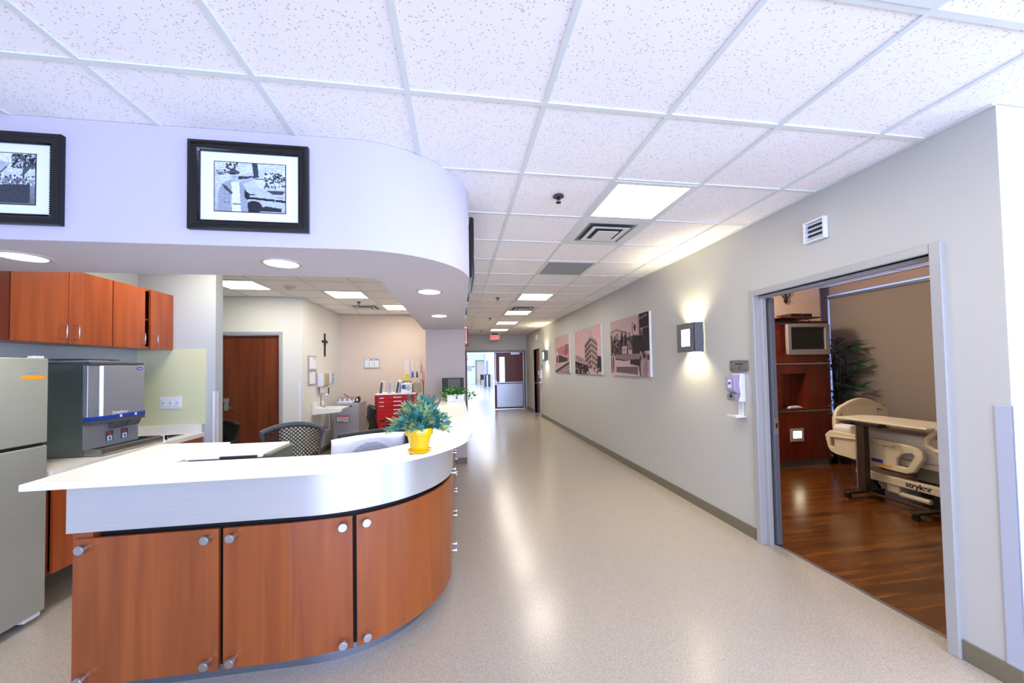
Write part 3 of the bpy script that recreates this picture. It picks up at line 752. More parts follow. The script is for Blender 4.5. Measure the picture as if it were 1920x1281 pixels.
for (ya, yb, z) in ((2.690, 2.705, 1.572), (2.708, 2.722, 1.573), (2.725, 2.740, 1.572), (2.68, 2.692, 1.545), (2.696, 2.712, 1.545), (2.716, 2.729, 1.546), (2.733, 2.746, 1.545)): g.box(-2.600, -2.5990, ya, yb, z-.004, z+.004)
g.build('badge', 'mid_grey', fr)

def pull(parent, x, y, z0=1.80, z1=1.905):
    MB().tube([(x, y, z0), (x+.028, y, z0), (x+.034, y, z0+.006), (x+.034, y, z1-.006), (x+.028, y, z1), (x, y, z1)], .0045, 8).build('handle', 'satin', parent, smooth=True)
def upper(label, y0, y1, doors, x=-2.90, m='cherry_kitchen', z0=1.77, z1=2.335):
    t = thing('wall_cabinet', label, 'cabinet', (-3.07, (y0+y1)/2, z0), group='wall cabinets above the kitchen worktop')
    xf, xb = x-.02, -3.222
    MB().box(xb, xf, y0+.0015, y0+.018, z0, z1).box(xb, xf, y1-.018, y1-.0015, z0, z1).box(xb, xf, y0+.018, y1-.018, z0, z0+.018).box(xb, xf, y0+.018, y1-.018, z1-.018, z1).box(xb, xb+.01, y0+.018, y1-.018, z0+.018, z1-.018).box(xb+.01, xf-.02, y0+.018, y1-.018, 2.04, 2.055).build('body', m, t)
    for (a, b, hy) in doors:
        dd = MB().box(x-.019, x, a, b, z0-.005, z1-.003).build('door', m, t, bev=.0015)
        if hy is not None: pull(dd, x, hy)
    return t
upper('dark red wood wall cabinet above the refrigerator at the left picture edge', 1.9, 2.875, [(1.903, 2.87, None)], -2.89, 'cherry_dark')
upper('double door cherry wall cabinet above the drinks dispenser', 2.885, 3.615, [(2.888, 3.254, 3.21), (3.258, 3.613, 3.30)])
kc = upper('cherry wall cabinet with one door ajar next to the kitchen end wall', 3.62, 4.295, [(3.622, 3.945, 3.905), (4.01, 4.293, 4.05)])
bt = thing('bottle', 'yellow and black bottle inside the open cherry wall cabinet', 'bottle', (-3.0, 3.99, 2.055))
MB().lathe([(0, 0), (.03, 0), (.03, .10), (.012, .14), (.012, .16), (0, .16)], (-3.0, 3.99, 2.055), 16).build('bottle_body', 'yellow_bag', bt, smooth=True)
MB().cyl((-3.0, 3.99, 2.215), (-3.0, 3.99, 2.235), .014).build('cap', 'black', bt)
b2 = thing('bottle', 'black bottle on the lower shelf inside the open cherry wall cabinet', 'bottle', (-3.0, 3.99, 1.788))
MB().lathe([(0, 0), (.03, 0), (.03, .15), (.014, .19), (.014, .22), (0, .22)], (-3.0, 3.99, 1.788), 16).build('bottle_body', 'black_gloss', b2, smooth=True)
# base cabinet
bc = thing('base_cabinet', 'cherry base cabinet under the kitchen worktop with a high recessed toe space', 'cabinet', (-2.9, 3.6, 0))
MB().box(-3.22, -2.64, 2.835, 2.853, .235, .868).box(-3.22, -2.64, 4.277, 4.295, .235, .868).box(-3.22, -2.64, 2.853, 4.277, .235, .255).box(-3.22, -3.20, 2.853, 4.277, .255, .868).build('body', 'cherry_dark', bc)
MB().box(-2.64, -2.62, 2.865, 3.56, .24, .80).build('door', 'cherry_kitchen', bc, bev=.0015)
MB().box(-2.64, -2.62, 3.57, 4.29, .24, .80).build('door', 'cherry_kitchen', bc, bev=.0015)
MB().box(-2.64, -2.62, 2.865, 4.29, .805, .865).build('top_rail', 'cherry_kitchen', bc, bev=.0015)
MB().box(-3.22, -2.94, 2.84, 4.29, 0, .235).build('toe_kick', 'baseboard', bc)
wk = thing('worktop', 'cream speckled kitchen worktop with an inset steel sink', 'worktop', (-2.9, 3.6, .87))
sx0, sx1, sy0, sy1 = -3.10, -2.74, 3.80, 4.18
MB().box(-3.225, -2.60, 2.83, sy0, .872, .91).box(-3.225, -2.60, sy1, 4.286, .872, .91).box(-3.225, sx0, sy0, sy1, .872, .91).box(sx1, -2.60, sy0, sy1, .872, .91).build('top', 'quartz', wk)
MB().box(-3.221, -2.62, 4.268, 4.287, .91, 1.0).box(-3.221, -3.203, 2.83, 4.268, .91, 1.0).build('upstand', 'quartz', wk)
MB().box(sx0, sx1, sy0, sy1, .74, .743).box(sx0, sx0+.004, sy0, sy1, .743, .912).box(sx1-.004, sx1, sy0, sy1, .743, .912).box(sx0, sx1, sy0, sy0+.004, .743, .912).box(sx0, sx1, sy1-.004, sy1, .743, .912).box(sx0-.012, sx1+.012, sy0-.012, sy0, .91, .914).box(sx0-.012, sx1+.012, sy1, sy1+.012, .91, .914).box(sx0-.012, sx0, sy0, sy1, .91, .914).box(sx1, sx1+.012, sy0, sy1, .91, .914).build('sink_basin', 'steel_disp', wk)
# ice and water dispenser
dp = thing('ice_dispenser', 'stainless countertop ice and water dispenser with a blue stripe', 'dispenser', (-2.95, 3.48, .91))
y0, y1 = 3.245, 3.725
MB().box(-3.19, -2.79, y0, y1, .915, 1.62).build('cabinet', 'steel_disp', dp, bev=.003)
MB().prism([(-2.79, y0+.003), (-2.765, y0+.003), (-2.758, y0+.085), (-2.738, y0+.10), (-2.738, y1), (-2.79, y1)], 1.20, 1.60).build('front_cover', 'steel_cover', dp, bev=.004, seg=3)
MB().box(-3.19, -2.745, y0-.002, y1+.002, 1.605, 1.625).build('top_trim', 'dark_grey', dp, bev=.002)
MB().box(-2.79, -2.733, y0+.0, y1+.003, 1.175, 1.205).build('blue_band', 'blue_stripe', dp, bev=.002)
MB().box(-2.79, -2.735, y0, y1+.002, 1.145, 1.175).build('lower_band', 'dark_grey', dp, bev=.002)
MB().prism([(-2.79, 1.145), (-2.735, 1.145), (-2.76, 1.09), (-2.79, 1.09)], y0+.20, y0+.315, 'y').build('chute', 'dark_grey', dp, bev=.003)
MB().prism([(-2.79, 1.145), (-2.735, 1.145), (-2.755, 1.095), (-2.79, 1.095)], y0+.33, y0+.45, 'y').build('chute', 'dark_grey', dp, bev=.003)
MB().box(-2.79, -2.7855, y0, y1, .96, 1.145).build('splash_panel', 'steel_cover', dp)
for ya in (y0+.175, y0+.31):
    s = MB().box(-2.785, -2.782, ya, ya+.065, .995, 1.075).build('instruction_label', 'dark_grey', dp)
    MB().prism([(ya+.012, .998), (ya+.053, .998), (ya+.053, 1.032), (ya+.04, 1.038), (ya+.032, 1.03), (ya+.024, 1.038), (ya+.012, 1.032)], -2.782, -2.7808, 'x').build('cup_symbol', 'white_paint', s)
    MB().prism([(ya+.022, 1.025), (ya+.043, 1.025), (ya+.038, 1.004), (ya+.027, 1.004)], -2.7808, -2.7798, 'x').build('cup_picture', 'blue_label', s)
    MB().box(-2.782, -2.781, ya+.026, ya+.040, 1.042, 1.072).build('red_mark', 'red_label', s)
dt = MB().box(-2.785, -2.655, y0, y1+.10, .915, .925).box(-2.665, -2.655, y0, y1+.10, .925, .965).box(-2.785, -2.655, y0, y0+.008, .925, .965).box(-2.785, -2.655, y1+.092, y1+.10, .925, .965).build('drip_tray', 'steel', dp, bev=.002)
MB().box(-2.775, -2.67, y0+.01, y1+.088, .945, .950).build('drip_grille', 'dark_grey', dt)
for ya in (y0+.235, y0+.375): MB().box(-2.734, -2.7305, ya, ya+.018, 1.18, 1.2).build('indicator', 'white_gloss', dp)
lg = MB(); lg.add([(-2.7395, y1-.055+.032*math.cos(2*PI*k/24), 1.575+.014*math.sin(2*PI*k/24)) for k in range(24)]+[(-2.7375, y1-.055+.032*math.cos(2*PI*k/24), 1.575+.014*math.sin(2*PI*k/24)) for k in range(24)], [tuple(range(24, 48))]+[(k, (k+1) % 24, 24+(k+1) % 24, 24+k) for k in range(24)])
lo = lg.build('oval_logo', 'blue_stripe', dp)
text('logo_lettering', 'Follett', .017, mt(y1-.055, 1.575, -2.737), 'white_paint', lo, .0004, .15)
text('name_lettering', 'Symphony', .034, mt(y0+.24, 1.222, -2.7373), 'white_paint', dp, .0006, .4)
bk = thing('paper_pad', 'thin dark tray with cream papers on top of the drinks dispenser', 'papers', (-2.92, 3.45, 1.625))
MB().box(-3.05, -2.82, 3.28, 3.58, 1.643, 1.65).build('tray', 'charcoal', bk)
MB().box(-3.02, -2.83, 3.33, 3.50, 1.6255, 1.643).build('papers', 'cream_plastic', bk)
fc = thing('faucet', 'chrome gooseneck faucet beside the kitchen sink', 'faucet', (-3.16, 3.95, .91))
MB().lathe([(0, 0), (.025, 0), (.022, .02), (.016, .04), (0, .04)], (-3.15, 3.95, .91), 20).tube([(-3.15, 3.95, .94), (-3.15, 3.95, 1.12)]+[(-3.09-.06*math.cos(a), 3.95, 1.12+.06*math.sin(a)) for a in [PI*k/8 for k in range(1, 9)]]+[(-3.03, 3.95, 1.09)], .010, 12).build('spout', 'chrome', fc, smooth=True)
MB().tube([(-3.15, 3.86, .93), (-3.12, 3.86, .98), (-3.07, 3.85, .99)], .008, 8).cyl((-3.15, 3.86, .91), (-3.15, 3.86, .94), .02).build('lever', 'chrome', fc, smooth=True)
cp = thing('steel_cup', 'small steel cup at the front of the kitchen sink', 'cup', (-2.68, 3.93, .91))
MB().lathe([(0, 0), (.022, 0), (.026, .055), (.024, .055), (.02, .004), (0, .004)], (-2.66, 3.84, .9102), 20).build('cup', 'chrome', cp, smooth=True)
sw = thing('switch_plate', 'white three-gang switch plate on the green backsplash', 'switch', (-2.91, 4.288, 1.23))
MB().box(-3.008, -2.815, 4.281, 4.288, 1.165, 1.285).build('plate', 'white_paint', sw, bev=.002)
for k in range(3):
    r_ = MB().box(-2.992+k*.064, -2.960+k*.064, 4.276, 4.281, 1.19, 1.26).build('rocker', 'white_plastic', sw, bev=.001)
    MB().box(-2.986+k*.064, -2.966+k*.064, 4.275, 4.276, 1.222, 1.228).build('slot', 'dark_grey', r_)
# ================================================================= CEILING FIXTURES
def light_panel(i, j, label, zc=H, y0=None, rows='ceiling light panels in the corridor'):
    x0 = GX+i*T+.012; y0 = GY+j*T+.012 if y0 is None else y0; x1 = x0+T-.024; y1 = y0+T-.024
    t = thing('ceiling_light', label, 'ceiling light', ((x0+x1)/2, (y0+y1)/2, zc), group=rows)
    MB().box(x0, x1, y0, y0+.035, zc-.003, zc+.006).box(x0, x1, y1-.035, y1, zc-.003, zc+.006).box(x0, x0+.035, y0+.035, y1-.035, zc-.003, zc+.006).box(x1-.035, x1, y0+.035, y1-.035, zc-.003, zc+.006).build('frame', 'grid', t)
    MB().box(x0+.035, x1-.035, y0+.035, y1-.035, zc+.001, zc+.004).build('diffuser', 'panel_light', t)
    return t
light_panel(1, -5, 'square ceiling light panel behind the camera in the corridor ceiling')
light_panel(1, -2, 'square ceiling light panel cut by the top right picture edge')
light_panel(1, 1, 'largest fully visible square ceiling light panel, beside the air diffuser')
light_panel(1, 7, 'second square corridor light panel from the camera, just before the second air diffuser')
light_panel(1, 10, 'square corridor light panel just past the second air diffuser')
light_panel(1, 13, 'square corridor light panel, second nearest the exit sign')
light_panel(1, 16, 'square corridor light panel nearest the exit sign')
light_panel(-6, 6, 'square ceiling light panel in the back room above the brown door', rows='ceiling light panels in the back room')
light_panel(-4, 7, 'square ceiling light panel in the middle of the back room', rows='ceiling light panels in the back room')
light_panel(-3, 9, 'square ceiling light panel in the back room beside the curved soffit', rows='ceiling light panels in the back room')
light_panel(-5, 3, 'added square ceiling light panel above the kitchen, unseen behind the soffit', rows='ceiling light panels in the back room')  # unseen panel, added to give the kitchen more light
for k, y in enumerate((16, 20, 24, 28, 32)):
    light_panel(1, 0, ['first', 'second', 'third', 'fourth', 'fifth'][k]+' square light panel beyond the double doors counted from them', H+.058, y, 'ceiling light panels beyond the double doors')
def diffuser(i, j, label):
    x0 = GX+i*T+.012; y0 = GY+j*T+.012; w = T-.024; cx, cy = x0+w/2, y0+w/2
    t = thing('air_vent', label, 'air vent', (cx, cy, H), group='square ceiling air diffusers')
    def ring(o_, i_, z0, z1, n, m):
        g = MB(); V = []
        for s, z in ((o_, z0), (i_, z1), (i_, z1+.003), (o_, z0+.003)): V += [(cx-s, cy-s, z), (cx+s, cy-s, z), (cx+s, cy+s, z), (cx-s, cy+s, z)]
        g.add(V, [(a*4+k, a*4+(k+1) % 4, ((a+1) % 4)*4+(k+1) % 4, ((a+1) % 4)*4+k) for a in range(4) for k in range(4)])
        return g.build(n, m, t, recalc=True)
    MB().box(cx-w/2, cx+w/2, cy-w/2, cy+w/2, H+.0045, H+.0062).build('backing', 'dark_grey', t)
    ring(w/2, w/2-.075, H-.002, H-.002, 'rim', 'grid'); ring(w/2-.075, w/2-.10, H-.002, H+.004, 'throat', 'mid_grey')
    ring(w/2-.125, w/2-.165, H-.016, H-.012, 'louvre', 'grid')
    MB().box(cx-.095, cx+.095, cy-.095, cy+.095, H-.024, H-.020).build('centre_plate', 'grid', t)
    MB().cyl((cx, cy, H-.02), (cx, cy, H+.005), .02).build('stem', 'mid_grey', t)
diffuser(1, 2, 'square air diffuser beside the nearest full ceiling light panel')
diffuser(1, 9, 'square air diffuser far down the corridor between two light panels')
diffuser(-4, 9, 'square air diffuser in the back room ceiling')
t = thing('return_grille', 'flat grey return air grille in the corridor ceiling', 'air vent', (1.32, 4.36, H))
x0, y0 = GX+T+.012, GY+4*T+.012; w = T-.024
MB().box(x0, x0+w, y0, y0+.02, H-.002, H+.005).box(x0, x0+w, y0+w-.02, y0+w, H-.002, H+.005).box(x0, x0+.02, y0+.02, y0+w-.02, H-.002, H+.005).box(x0+w-.02, x0+w, y0+.02, y0+w-.02, H-.002, H+.005).build('frame', 'grid', t)
g = MB().box(x0+.02, x0+w-.02, y0+.02, y0+w-.02, H+.0045, H+.0062)
for k in range(26): g.box(x0+.02, x0+w-.02, y0+.03+k*.021, y0+.04+k*.021, H-.001, H+.0015)
g.build('louvres', 'grille', t)
def sprinkler(x, y, label):
    t = thing('ceiling_sprinkler', label, 'sprinkler', (x, y, H), group='ceiling sprinklers')
    MB().cyl((x, y, H-.006), (x, y, H+.0062), .040, .034, 24).build('escutcheon', 'dark_grey', t, smooth=True)
    MB().cyl((x, y, H-.03), (x, y, H-.006), .008).tube([(x-.012, y, H-.01), (x-.014, y, H-.03), (x, y, H-.045)], .002, 5).tube([(x+.012, y, H-.01), (x+.014, y, H-.03), (x, y, H-.045)], .002, 5).cyl((x, y, H-.048), (x, y, H-.045), .018).build('head', 'iron', t)
sprinkler(.717, 2.49, 'nearest ceiling sprinkler, left of the largest light panel')
sprinkler(.694, 6.31, 'ceiling sprinkler left of the second corridor light panel')
sprinkler(.79, 8.91, 'third ceiling sprinkler along the corridor')
sprinkler(.77, 11.85, 'farthest ceiling sprinkler along the corridor')
sprinkler(-1.72, 6.85, 'ceiling sprinkler in the back room next to the air diffuser')
t = thing('smoke_detector', 'cream round smoke detector on the back room ceiling', 'smoke detector', (-2.35, 5.64, H))
MB().cyl((-2.35, 5.64, H-.012), (-2.35, 5.64, H+.004), .075, n=28).build('base', 'cream_plastic', t)
MB().lathe([(0, -.05), (.035, -.048), (.048, -.03), (.055, -.012), (0, -.012)], (-2.35, 5.64, H), 24).build('sensor', 'cream_plastic', t, smooth=True)
# exit sign
t = thing('exit_sign', 'lit red exit sign hanging over the double doors', 'exit sign', (1.30, 12.9, 2.52))
MB().box(1.13, 1.47, 12.88, 12.94, 2.51, 2.685).build('housing', 'white_paint', t, bev=.004)
MB().box(1.15, 1.45, 12.876, 12.88, 2.53, 2.67).build('face', 'paper', t)
text('exit_lettering', 'EXIT', .155, frame_mtx((1.30, 12.874, 2.598), (1, 0, 0), (0, 0, 1)), 'exit_red', t, .001, 0, .002)
MB().box(1.2, 1.4, 12.89, 12.93, 2.685, H).build('canopy', 'black', t)
# flag sign
t = thing('wall_sign', 'narrow red flag sign with a white downward arrow on the corridor corner', 'sign', (.12, 7, 1.94))
MB().prism([(.12, 6.93), (.20, 7.0), (.12, 7.07)], 1.94, 2.32).build('sign_body', 'sign_red', t)
def onface(pts, off): # points (u along face 0..1, z) on the camera side face of the flag
    n_ = Vector((.07, -.08, 0)).normalized(); a_, b_ = Vector((.12, 6.93, 0)), Vector((.20, 7.0, 0))
    v = [a_.lerp(b_, u)+n_*off+Vector((0, 0, z)) for u, z in pts]; return v
g = MB()
for poly in ([(.35, 2.25), (.65, 2.25), (.65, 2.02), (.35, 2.02)], [(.15, 2.03), (.85, 2.03), (.5, 1.96)], [(.2, 2.31), (.8, 2.31), (.8, 2.27), (.2, 2.27)]):
    v = onface(poly, .0015); g.add(v, [tuple(range(len(v)))])
g.build('arrow', 'white_paint', t)

# ================================================================= RIGHT WALL ITEMS
def xm(y, z, x): return frame_mtx((x, y, z), (0, -1, 0), (0, 0, 1))
def canvas(y0, y1, z0, z1, pic, label):
    t = thing('canvas_picture', label, 'picture', (2.51, (y0+y1)/2, z0), group='dusty pink canvas prints on the corridor wall')
    MB().box(2.497, RX-.001, y0, y1, z0, z1).build('stretched_canvas', 'paper', t, bev=.002)
    pic.build('artwork', xm((y0+y1)/2, (z0+z1)/2, 2.4955), y1-y0, z1-z0, t)
PK = lambda v: (v*.88, v*.75, v*.75)
rn = random.Random(11)
# crowd and road roller
p = Pic(150, 108, PK(.88)); p.grad(.6, 1, PK(.9), PK(.86))
p.poly([(0, .80), (.15, .83), (.5, .72), (.5, .55), (0, .55)], PK(.84)).line(0, .79, .17, .835, .02, PK(.5)).line(.17, .835, .5, .73, .02, PK(.5)).poly([(0, .55), (0, .75), (.08, .70), (.25, .60)], PK(.6))
for k in range(5): p.line(.08+k*.08, .8-k*.012, .08+k*.08, .6, .008, PK(.7))
p.poly([(.78, 1), (1, 1), (1, .4), (.78, .4)], PK(.30)).line(.79, .92, .97, .96, .02, PK(.75)).line(.8, .76, 1, .77, .02, PK(.65))
for k in range(12): p.line(.8+k*.018, .62, .8+k*.018, .97, .005, PK(.22))
p.ell(.68, .80, .025, .06, PK(.3)).line(.62, .9, .62, .66, .01, PK(.3)).line(.75, .95, .75, .6, .012, PK(.35))
p.poly([(0, .62), (.3, .64), (.55, .66), (.7, .68), (.8, .65), (.8, .36), (0, .36)], PK(.42))
for k in range(30):
    cx, cy = rn.uniform(.02, .85), rn.uniform(.44, .64); v = rn.choice([.22, .3, .42, .62]); p.ell(cx, cy, .035, .10, PK(v)).ell(cx, cy+.11, .02, .035, PK(rn.choice([.3, .55, .75])))
for k in range(60): p.line(rn.uniform(0, .9), rn.uniform(.36, .6), rn.uniform(0, .9), rn.uniform(.36, .6), .004, PK(.3)) if k % 6 == 0 else p.ell(rn.uniform(0, .9), rn.uniform(.36, .58), .008, .03, PK(rn.choice([.25, .7, .5])))
p.poly([(.62, .66), (.86, .66), (.9, .36), (.62, .36)], PK(.28)).poly([(.34, .52), (.47, .52), (.47, .38), (.34, .38)], PK(.85)).line(.405, .52, .405, .38, .008, PK(.45)).line(.34, .46, .47, .46, .008, PK(.5)).poly([(.5, .44), (.6, .44), (.6, .37), (.5, .37)], PK(.85))
p.poly([(.12, .37), (.95, .37), (.95, .26), (.14, .28)], PK(.62)).line(.14, .30, .6, .24, .02, PK(.3)).poly([(.55, .28), (.8, .28), (.8, .16), (.55, .2)], PK(.28))
p.poly([(0, .26), (.55, .26), (.55, .1), (0, .08)], PK(.9)).poly([(.16, .16), (.74, .16), (.72, .03), (.16, .06)], PK(.5)).poly([(.15, .06), (.65, .03), (.7, -.01), (1, 0), (0, 0), (0, .05)], PK(.93))
p.ell(.08, .22, .035, .20, PK(.85)).ell(.08, .22, .02, .17, PK(.45)).ell(.02, .2, .03, .16, PK(.5)).ell(.86, .15, .10, .21, PK(.3)).ell(.84, .14, .05, .16, PK(.78)).ell(.91, .14, .05, .17, PK(.68)).line(.8, .4, .88, .2, .03, PK(.8)).ell(.97, .3, .03, .05, PK(.4))
p.noise(.06, sd=2, blk=1); canvas(4.52, 5.76, 1.37, 2.24, p, 'wide pink-toned canvas print of a crowd behind a road roller, nearest of three')
# tall modern building
p = Pic(140, 100, PK(.9)); p.noise(.03, sd=5, blk=6).ell(.06, .75, .10, .22, (.86, .62, .60), .6).ell(.9, .85, .09, .2, (.86, .62, .60), .5)
p.poly([(.42, .66), (.66, .82), (.66, .12), (.42, .14)], PK(.45)).poly([(.66, .82), (.88, .68), (.88, .14), (.66, .12)], PK(.55))
for k in range(6):
    z = k*.115; p.line(.42, .64-z*.95, .66, .80-z, .02, PK(.92)).line(.66, .80-z, .88, .66-z*.95, .02, PK(.92))
for x in (.50, .58): p.line(x, .68, x, .15, .007, PK(.7))
for x in (.74, .81): p.line(x, .74, x, .15, .007, PK(.72))
p.line(.66, .82, .66, .12, .01, PK(.95))
for x in (.60, .64, .68): p.line(x, .80, x+.005, .92, .008, PK(.5))
p.poly([(0, .44), (.2, .42), (.55, .24), (.58, .18), (0, .30)], PK(.78))
for k in range(7): p.line(.0+k*.075, .44-k*.02, .12+k*.065, .30-k*.012, .014, PK(.38))
p.poly([(0, .30), (.56, .18), (.56, .0), (0, 0)], PK(.26)).poly([(.88, .38), (1, .36), (1, .04), (.85, .06)], PK(.28)).poly([(.5, .06), (1, .06), (1, 0), (.5, 0)], PK(.9))
for k in range(70): p.ell(rn.uniform(0, .95), rn.uniform(.02, .2), .014, .02, PK(rn.choice([.2, .35, .65, .9])))
p.noise(.06, sd=6, blk=1); canvas(6.18, 7.64, 1.37, 2.27, p, 'pink-toned canvas print of a tall striped office block, middle of three')
# station arcade
p = Pic(140, 100, PK(.88)); p.noise(.03, sd=8, blk=6).poly([(.0, .55), (.3, .70), (.6, .72), (.9, .75), (1, .7), (1, .3), (0, .3)], (.72, .48, .50)).noise(.15, 0, 1, .3, .75, 4, 3)
for k in range(8): p.line(.70, .72-k*.035, .95, .75-k*.035, .014, PK(.35))
p.poly([(0, .54), (.14, .66), (.28, .54), (.28, .26), (0, .26)], PK(.93)).line(0, .55, .14, .67, .012, PK(.4)).line(.14, .67, .3, .53, .012, PK(.4)).ell(.17, .36, .05, .13, PK(.28)).line(.22, .5, .22, .27, .012, PK(.4))
p.poly([(.28, .50), (.88, .38), (.9, .30), (.28, .27)], PK(.28)).line(.28, .52, .9, .40, .03, PK(.85))
for k in range(9): p.line(.34+k*.06, .47-k*.012, .34+k*.06, .28, .01, PK(.5))
p.poly([(0, .26), (1, .30), (1, .34), (.9, .31), (0, .12)], PK(.85)).poly([(.02, .05), (1, .3), (1, .22), (.15, .0), (.02, 0)], PK(.4)).poly([(.2, 0), (1, .2), (1, 0)], PK(.66)).poly([(.4, 0), (1, .12), (1, .1), (.5, 0)], PK(.8))
p.noise(.06, sd=7, blk=1); canvas(8.06, 9.31, 1.38, 2.27, p, 'pink-toned canvas print of a white arched station, farthest of three')
def sconce(y, z, label, h=.31, w=.30, dp_=.115):
    t = thing('wall_sconce', label, 'wall lamp', (RX, y, z), group='grey metal wall sconces')
    xf = RX-dp_
    g = MB().box(xf, xf+.004, y-w/2, y-w/4, z-h/2, z+h/2).box(xf, xf+.004, y+w/4, y+w/2, z-h/2, z+h/2).box(xf, xf+.004, y-w/4, y+w/4, z-h/2, z-h*.29).box(xf, xf+.004, y-w/4, y+w/4, z+h*.29, z+h/2)
    g.box(xf, RX-.012, y-w/2, y-w/2+.004, z-h/2, z+h/2).box(xf, RX-.012, y+w/2-.004, y+w/2, z-h/2, z+h/2)
    g.build('shade', 'frame_dark', t)
    MB().box(xf+.006, xf+.009, y-w/4-.01, y+w/4+.01, z-h*.3, z+h*.3).build('diffuser', 'sconce_light', t)
    MB().box(RX-.016, RX-.001, y-w/2+.02, y+w/2-.02, z-.08, z+.08).build('backplate', 'frame_metal', t)
    MB().cyl((RX-.055, y, z-.05), (RX-.055, y, z+.05), .014).build('lamp_tube', 'sconce_light', t)
    for s in (-1, 1):
        L_ = bpy.data.lights.new('sconce_lamp', 'SPOT'); L_.energy = 26 if y < 8 else 26; L_.color = (1, .86, .58); L_.spot_size = math.radians(120); L_.spot_blend = .8; L_.shadow_soft_size = .03
        lo_ = bpy.data.objects.new('sconce_lamp', L_); COL.objects.link(lo_); lo_.location = (RX-.06, y, z+s*.08); lo_.rotation_euler = (0 if s < 0 else PI, 0, 0)
sconce(3.625, 1.81, 'grey metal wall sconce with lit square window beside the open patient room door')
sconce(10.3, 1.85, 'grey metal wall sconce with lit window beside the far corridor door')
def sanitizer(y, label, scale=1.):
    t = thing('sanitizer_dispenser', label, 'dispenser', (RX, y, 1.03), group='wall sanitizer dispensers')
    W = .105
    MB().prism([(RX-.002, 1.435), (RX-.05, 1.435), (RX-.062, 1.34), (RX-.05, 1.25), (RX-.075, 1.19), (RX-.002, 1.18)], y-W/2-.005, y+W/2+.005, 'y').build('housing', 'white_plastic', t, bev=.006)
    MB().prism([(RX-.05, 1.425), (RX-.105, 1.42), (RX-.115, 1.40), (RX-.115, 1.29), (RX-.09, 1.265), (RX-.05, 1.255), (RX-.062, 1.34)], y-W/2, y+W/2, 'y').build('bottle_window', 'clear_lav', t, bev=.005)
    MB().box(RX-.1165, RX-.115, y-.02, y+.02, 1.31, 1.385).build('label', 'paper', t)
    MB().box(RX-.1175, RX-.1165, y-.014, y+.014, 1.34, 1.362).build('label_mark', 'blue_label', t)
    MB().prism([(RX-.05, 1.262), (RX-.105, 1.258), (RX-.105, 1.20), (RX-.05, 1.185)], y-W/2, y+W/2, 'y').build('pump_housing', 'mid_grey', t, bev=.004)
    MB().box(RX-.1065, RX-.105, y-.014, y+.014, 1.222, 1.25).build('sensor', 'black', t)
    MB().box(RX-.012, RX-.002, y-.03, y+.03, 1.055, 1.185).build('tray_bracket', 'white_plastic', t, bev=.002)
    MB().box(RX-.11, RX-.002, y-.055, y+.055, 1.045, 1.056).box(RX-.11, RX-.104, y-.055, y+.055, 1.05, 1.066).build('drip_tray', 'white_plastic', t, bev=.002)
sanitizer(2.995, 'white sanitizer dispenser with drip tray beside the open patient room door')
sanitizer(11.0, 'small white sanitizer dispenser beside the far corridor door')
t = thing('room_plate', 'brushed steel room number plate with four screws above the near sanitizer', 'sign', (RX, 3.0, 1.5))
MB().box(RX-.018, RX-.008, 2.895, 3.10, 1.452, 1.556).build('plate', 'steel', t, bev=.001)
MB().box(RX-.008, RX-.001, 2.90, 3.12, 1.46, 1.55).build('clear_backing', 'mid_grey', t)
for (yy, zz) in ((2.91, 1.47), (2.91, 1.54), (3.085, 1.47), (3.085, 1.54)): MB().cyl((RX-.021, yy, zz), (RX-.017, yy, zz), .005, n=10).build('screw', 'black', t)
text('plate_lettering', 'Number', .028, frame_mtx((RX-.0185, 2.99, 1.523), (0, -1, 0), (0, 0, 1)), 'ink', t)
text('plate_lettering', '2', .034, frame_mtx((RX-.0185, 2.99, 1.482), (0, -1, 0), (0, 0, 1)), 'ink', t)
t = thing('room_plate', 'small grey plate above the far sanitizer dispenser', 'sign', (RX, 11.0, 1.5))
MB().box(RX-.012, RX+.0005, 10.93, 11.07, 1.50, 1.60).build('plate', 'mid_grey', t)
# louvred nurse call speaker above the patient room door
t = thing('wall_vent', 'small white louvred box high on the wall above the open patient room door', 'vent', (RX, 2.23, 2.38))
y0, y1, z0, z1 = 2.155, 2.31, 2.385, 2.535
MB().box(RX-.035, RX-.001, y0, y0+.012, z0, z1).box(RX-.035, RX-.001, y1-.012, y1, z0, z1).box(RX-.035, RX-.001, y0+.012, y1-.012, z0, z0+.012).box(RX-.035, RX-.001, y0+.012, y1-.012, z1-.012, z1).build('housing', 'white_paint', t, bev=.002)
MB().box(RX-.004, RX-.001, y0+.012, y1-.012, z0+.012, z1-.012).build('backing', 'dark_grey', t)
g = MB()
for k in range(4): g.prism([(RX-.033, z0+.02+k*.033), (RX-.008, z0+.038+k*.033), (RX-.006, z0+.035+k*.033), (RX-.031, z0+.016+k*.033)], y0+.012, y1-.012, 'y')
g.build('louvres', 'white_paint', t)
t = thing('exit_light', 'small white wall light above the far corridor door', 'light', (RX, 11.6, 2.4))
MB().box(RX-.05, RX+.0005, 11.42, 11.62, 2.38, 2.56).build('housing', 'white_plastic', t, bev=.01)
MB().box(RX-.055, RX-.05, 11.46, 11.58, 2.42, 2.52).build('lens', 'paper', t)

